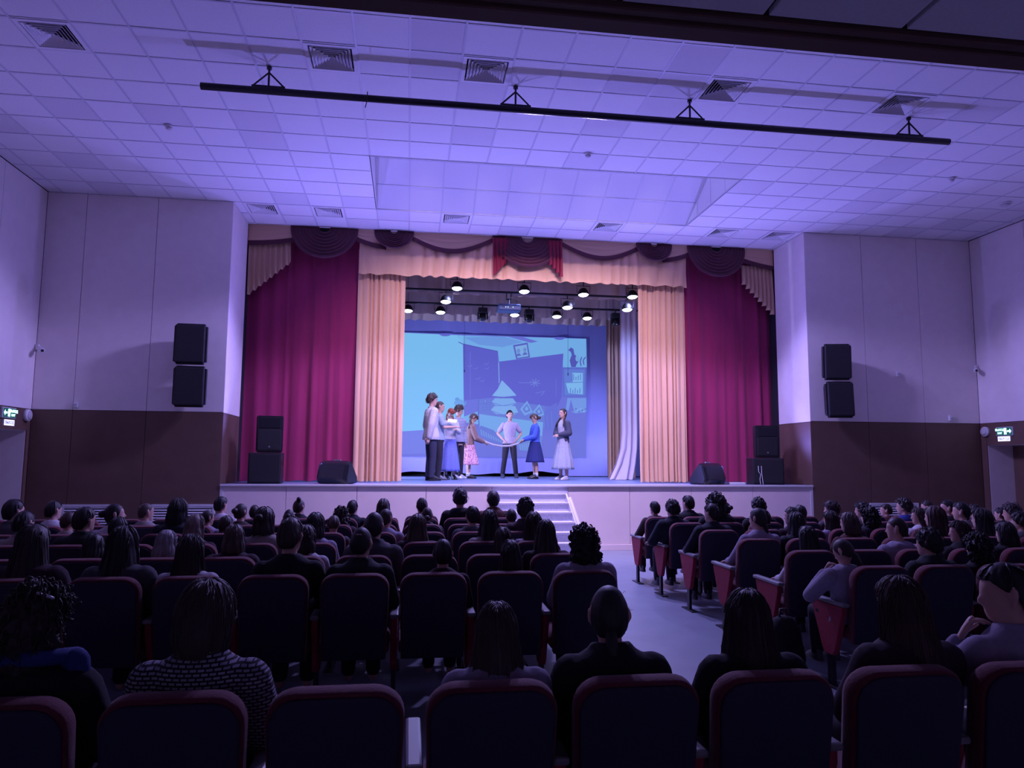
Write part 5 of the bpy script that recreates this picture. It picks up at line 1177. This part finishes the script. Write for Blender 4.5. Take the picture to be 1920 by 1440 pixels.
        if kind == 'coat':
            rs = []
            for z, rx, ry in ((0.62, 0.205, 0.155), (0.80, 0.195, 0.15), (0.96, 0.180, 0.14), (1.10, 0.172, 0.13), (1.25, 0.180, 0.135), (1.36, 0.178, 0.125), (1.42, 0.140, 0.098), (1.465, 0.088, 0.078)):
                op = 50 if z < 1.3 else 38
                ang = [R(90+op+(360-2*op)*i/20) for i in range(21)]
                o_ = [P((W*rx*math.cos(a), ry*math.sin(a), z)) for a in ang]; i_ = [P((W*(rx-0.022)*math.cos(a), (ry-0.022)*math.sin(a), z)) for a in ang]
                rs.append(o_+i_[::-1])
            rings(bm, rs)
            for s, sh, el, wr in A:
                tube(bm, [sh, (sh+el)/2, el], [0.075*k, 0.074*k, 0.078*k], 10); tube(bm, [el, (el+wr)/2, el+(wr-el)*0.9], [0.076*k, 0.068*k, 0.048*k], 10)
            place(nm, remesh(bm, 0.010, 1), m, t)
    for s, pts in legs:
        a = pts[2]; place('shoe', shoe_mesh(), colmat('shoe', shoe, 0.35), t, (a.x, a.y-0.01, 0.0), None, (k, k, k))
        if sock:
            bm = bmesh.new(); tube(bm, [a-Vector((0, 0, 0.03*k)), a+Vector((0, 0, 0.07*k))], 0.044*k, 12, False); mk('sock', bm, colmat('sock', sock), t, True)
    return t
SKY, LAV, INK, NVY = (0.28, 0.36, 0.50), (0.42, 0.36, 0.52), (0.020, 0.018, 0.034), (0.025, 0.028, 0.065)
DOWN_L, DOWN_R = ((-0.22, -0.03, 1.12), (-0.21, 0.04, 0.86)), ((0.22, -0.03, 1.12), (0.21, 0.04, 0.86))
M_FLORAL = bpy.data.materials.new('floral print'); M_FLORAL.use_nodes = True
nt = M_FLORAL.node_tree; b = nt.nodes['Principled BSDF']; tc = nt.nodes.new('ShaderNodeTexCoord'); vo = nt.nodes.new('ShaderNodeTexVoronoi'); rp = nt.nodes.new('ShaderNodeValToRGB'); vo.inputs['Scale'].default_value = 26
rp.color_ramp.elements[0].color = (0.30, 0.05, 0.12, 1); rp.color_ramp.elements[1].color = (0.72, 0.42, 0.55, 1); rp.color_ramp.elements[0].position = 0.25; rp.color_ramp.elements[1].position = 0.45
nt.links.new(tc.outputs['Object'], vo.inputs['Vector']); nt.links.new(vo.outputs['Distance'], rp.inputs['Fac']); nt.links.new(rp.outputs['Color'], b.inputs['Base Color']); b.inputs['Roughness'].default_value = 0.85
M_STRIPE = bpy.data.materials.new('striped knit'); M_STRIPE.use_nodes = True
nt = M_STRIPE.node_tree; b = nt.nodes['Principled BSDF']; tc = nt.nodes.new('ShaderNodeTexCoord'); wv = nt.nodes.new('ShaderNodeTexWave'); rp = nt.nodes.new('ShaderNodeValToRGB'); wv.bands_direction = 'Z'; wv.inputs['Scale'].default_value = 9; wv.inputs['Distortion'].default_value = 0.6
rp.color_ramp.elements[0].color = (0.12, 0.13, 0.26, 1); rp.color_ramp.elements[1].color = (0.48, 0.50, 0.66, 1)
nt.links.new(tc.outputs['Object'], wv.inputs['Vector']); nt.links.new(wv.outputs['Fac'], rp.inputs['Fac']); nt.links.new(rp.outputs['Color'], b.inputs['Base Color']); b.inputs['Roughness'].default_value = 0.9
performer(807, 1.4, 1.87, -72, 'tall performer in loose white shirt and navy trousers, turned away', 'mop::21', (0.035, 0.022, 0.020), (DOWN_L, ((0.23, -0.08, 1.12), (0.20, -0.12, 0.86))), [('shirt', (0.50, 0.49, 0.52), dict(off=0.034, hem=0.82, grow=0.10)), ('trousers', NVY)], head=(-20, 4))
performer(822, 2.0, 1.76, -88, 'performer in blue shirt with thin hair, holding out a paper', 'buzz::22', (0.05, 0.03, 0.028), (DOWN_L, ((0.21, 0.10, 1.16), (0.10, 0.34, 1.18))), [('shirt', SKY, dict(off=0.02, sleeve=0.42)), ('trousers', INK)], head=(0, 4), shoe=(0.10, 0.10, 0.14))
performer(843, 2.4, 1.64, -160, 'red-haired performer with braids, white blouse, long blue skirt', 'tight:braids+fringe:23', (0.26, 0.05, 0.03), (((-0.20, 0.08, 1.16), (-0.06, 0.22, 1.20)), ((0.21, 0.0, 1.14), (0.23, 0.04, 0.90))), [('blouse', (0.46, 0.48, 0.54), dict(off=0.02, hem=0.98)), ('skirt', (0.16, 0.20, 0.62), dict(z0=1.06, z1=0.20, r1=0.27, folds=9, amp=0.012))], head=(0, 28), female=True, sock=(0.6, 0.6, 0.7))
performer(858, 2.95, 1.74, -140, 'performer in grey-blue striped sweater beside the red-haired one', 'mop::24', (0.045, 0.030, 0.030), (DOWN_L, DOWN_R), [('sweater', (0.3, 0.3, 0.4), dict(off=0.020, m=M_STRIPE)), ('trousers', INK)], head=(35, 14), shoe=(0.45, 0.45, 0.55))
performer(879, 3.4, 1.60, -86, 'performer in brown cardigan and pink floral skirt, looking down', 'tight:braids+fringe:25', (0.06, 0.035, 0.035), (((-0.17, 0.14, 1.10), (-0.08, 0.38, 1.03)), ((0.17, 0.14, 1.10), (0.08, 0.38, 1.03))), [('cardigan', (0.27, 0.17, 0.16), dict(off=0.024, hem=0.90)), ('skirt', (0.6, 0.3, 0.4), dict(z0=1.00, z1=0.36, r1=0.29, folds=14, amp=0.014, tier=1, m=M_FLORAL))], head=(0, 34), lean=8, female=True, sock=(0.6, 0.6, 0.7))
performer(955, 4.3, 1.74, 180, 'performer in lavender short-sleeved shirt with hands on hips, facing audience', 'short::26', K1, (((-0.31, -0.05, 1.15), (-0.17, 0.06, 0.97)), ((0.31, -0.05, 1.15), (0.17, 0.06, 0.97))), [('shirt', LAV, dict(off=0.018, sleeve=0.42, hem=0.88)), ('trousers', INK)], head=(12, 0), stance=(((0.13, 0.01), (0.18, -0.02)), ((0.13, 0.01), (0.18, -0.02))), shoe=(0.05, 0.05, 0.08))
performer(1003, 3.3, 1.60, 96, 'performer in blue blouse and navy skirt with hair bun, facing left', 'tight:lowbun+fringe:27', (0.06, 0.036, 0.030), (((-0.18, 0.06, 1.13), (-0.07, 0.30, 1.05)), ((-0.0+0.18, 0.06, 1.13), (0.07, 0.30, 1.05))), [('blouse', (0.07, 0.13, 0.60), dict(off=0.026, hem=0.98)), ('skirt', (0.022, 0.030, 0.16), dict(z0=1.06, z1=0.44, r1=0.29, folds=18, amp=0.010))], head=(0, 20), female=True, sock=(0.6, 0.6, 0.7))
performer(1056, 2.2, 1.66, 125, 'dark-haired performer with braids in grey cardigan and pale dress', 'tight:braids:28', (0.022, 0.014, 0.014), (((-0.22, 0.02, 1.14), (-0.03, 0.20, 1.10)), ((0.22, 0.02, 1.14), (0.03, 0.20, 1.10))), [('blouse', (0.40, 0.40, 0.46), dict(off=0.012, hem=0.98, sleeve=0.3)), ('dress_skirt', (0.36, 0.38, 0.46), dict(z0=1.08, z1=0.26, r1=0.29, folds=11, amp=0.014, tier=1)), ('coat', (0.05, 0.055, 0.09))], head=(-5, -4), female=True, shoe=(0.62, 0.62, 0.70))
pts = [at(u, v, 1, 3.35) for u, v in ((901, 823), (912, 829), (925, 834), (940, 836.5), (955, 836), (970, 832), (982, 827), (988, 824))]
bm = bmesh.new(); tube(bm, pts, 0.024, 8, True, 0.35, (0, 1, 0)); tag(mk('cloth_band', bm, colmat('white cloth', (0.48, 0.48, 0.53)), None, True), 'white cloth band stretched between two performers', 'cloth')
p = at(848, 789, 1, 2.12); bm = bmesh.new(); box(bm, -0.10, 0.10, -0.0015, 0.0015, -0.065, 0.065, Matrix.Translation(p) @ Matrix.Rotation(R(-55), 4, 'X') @ Matrix.Rotation(R(12), 4, 'Y')); tag(mk('script_sheet', bm, colmat('paper', (0.8, 0.8, 0.84))), 'white paper sheet held up by performers at left', 'paper')
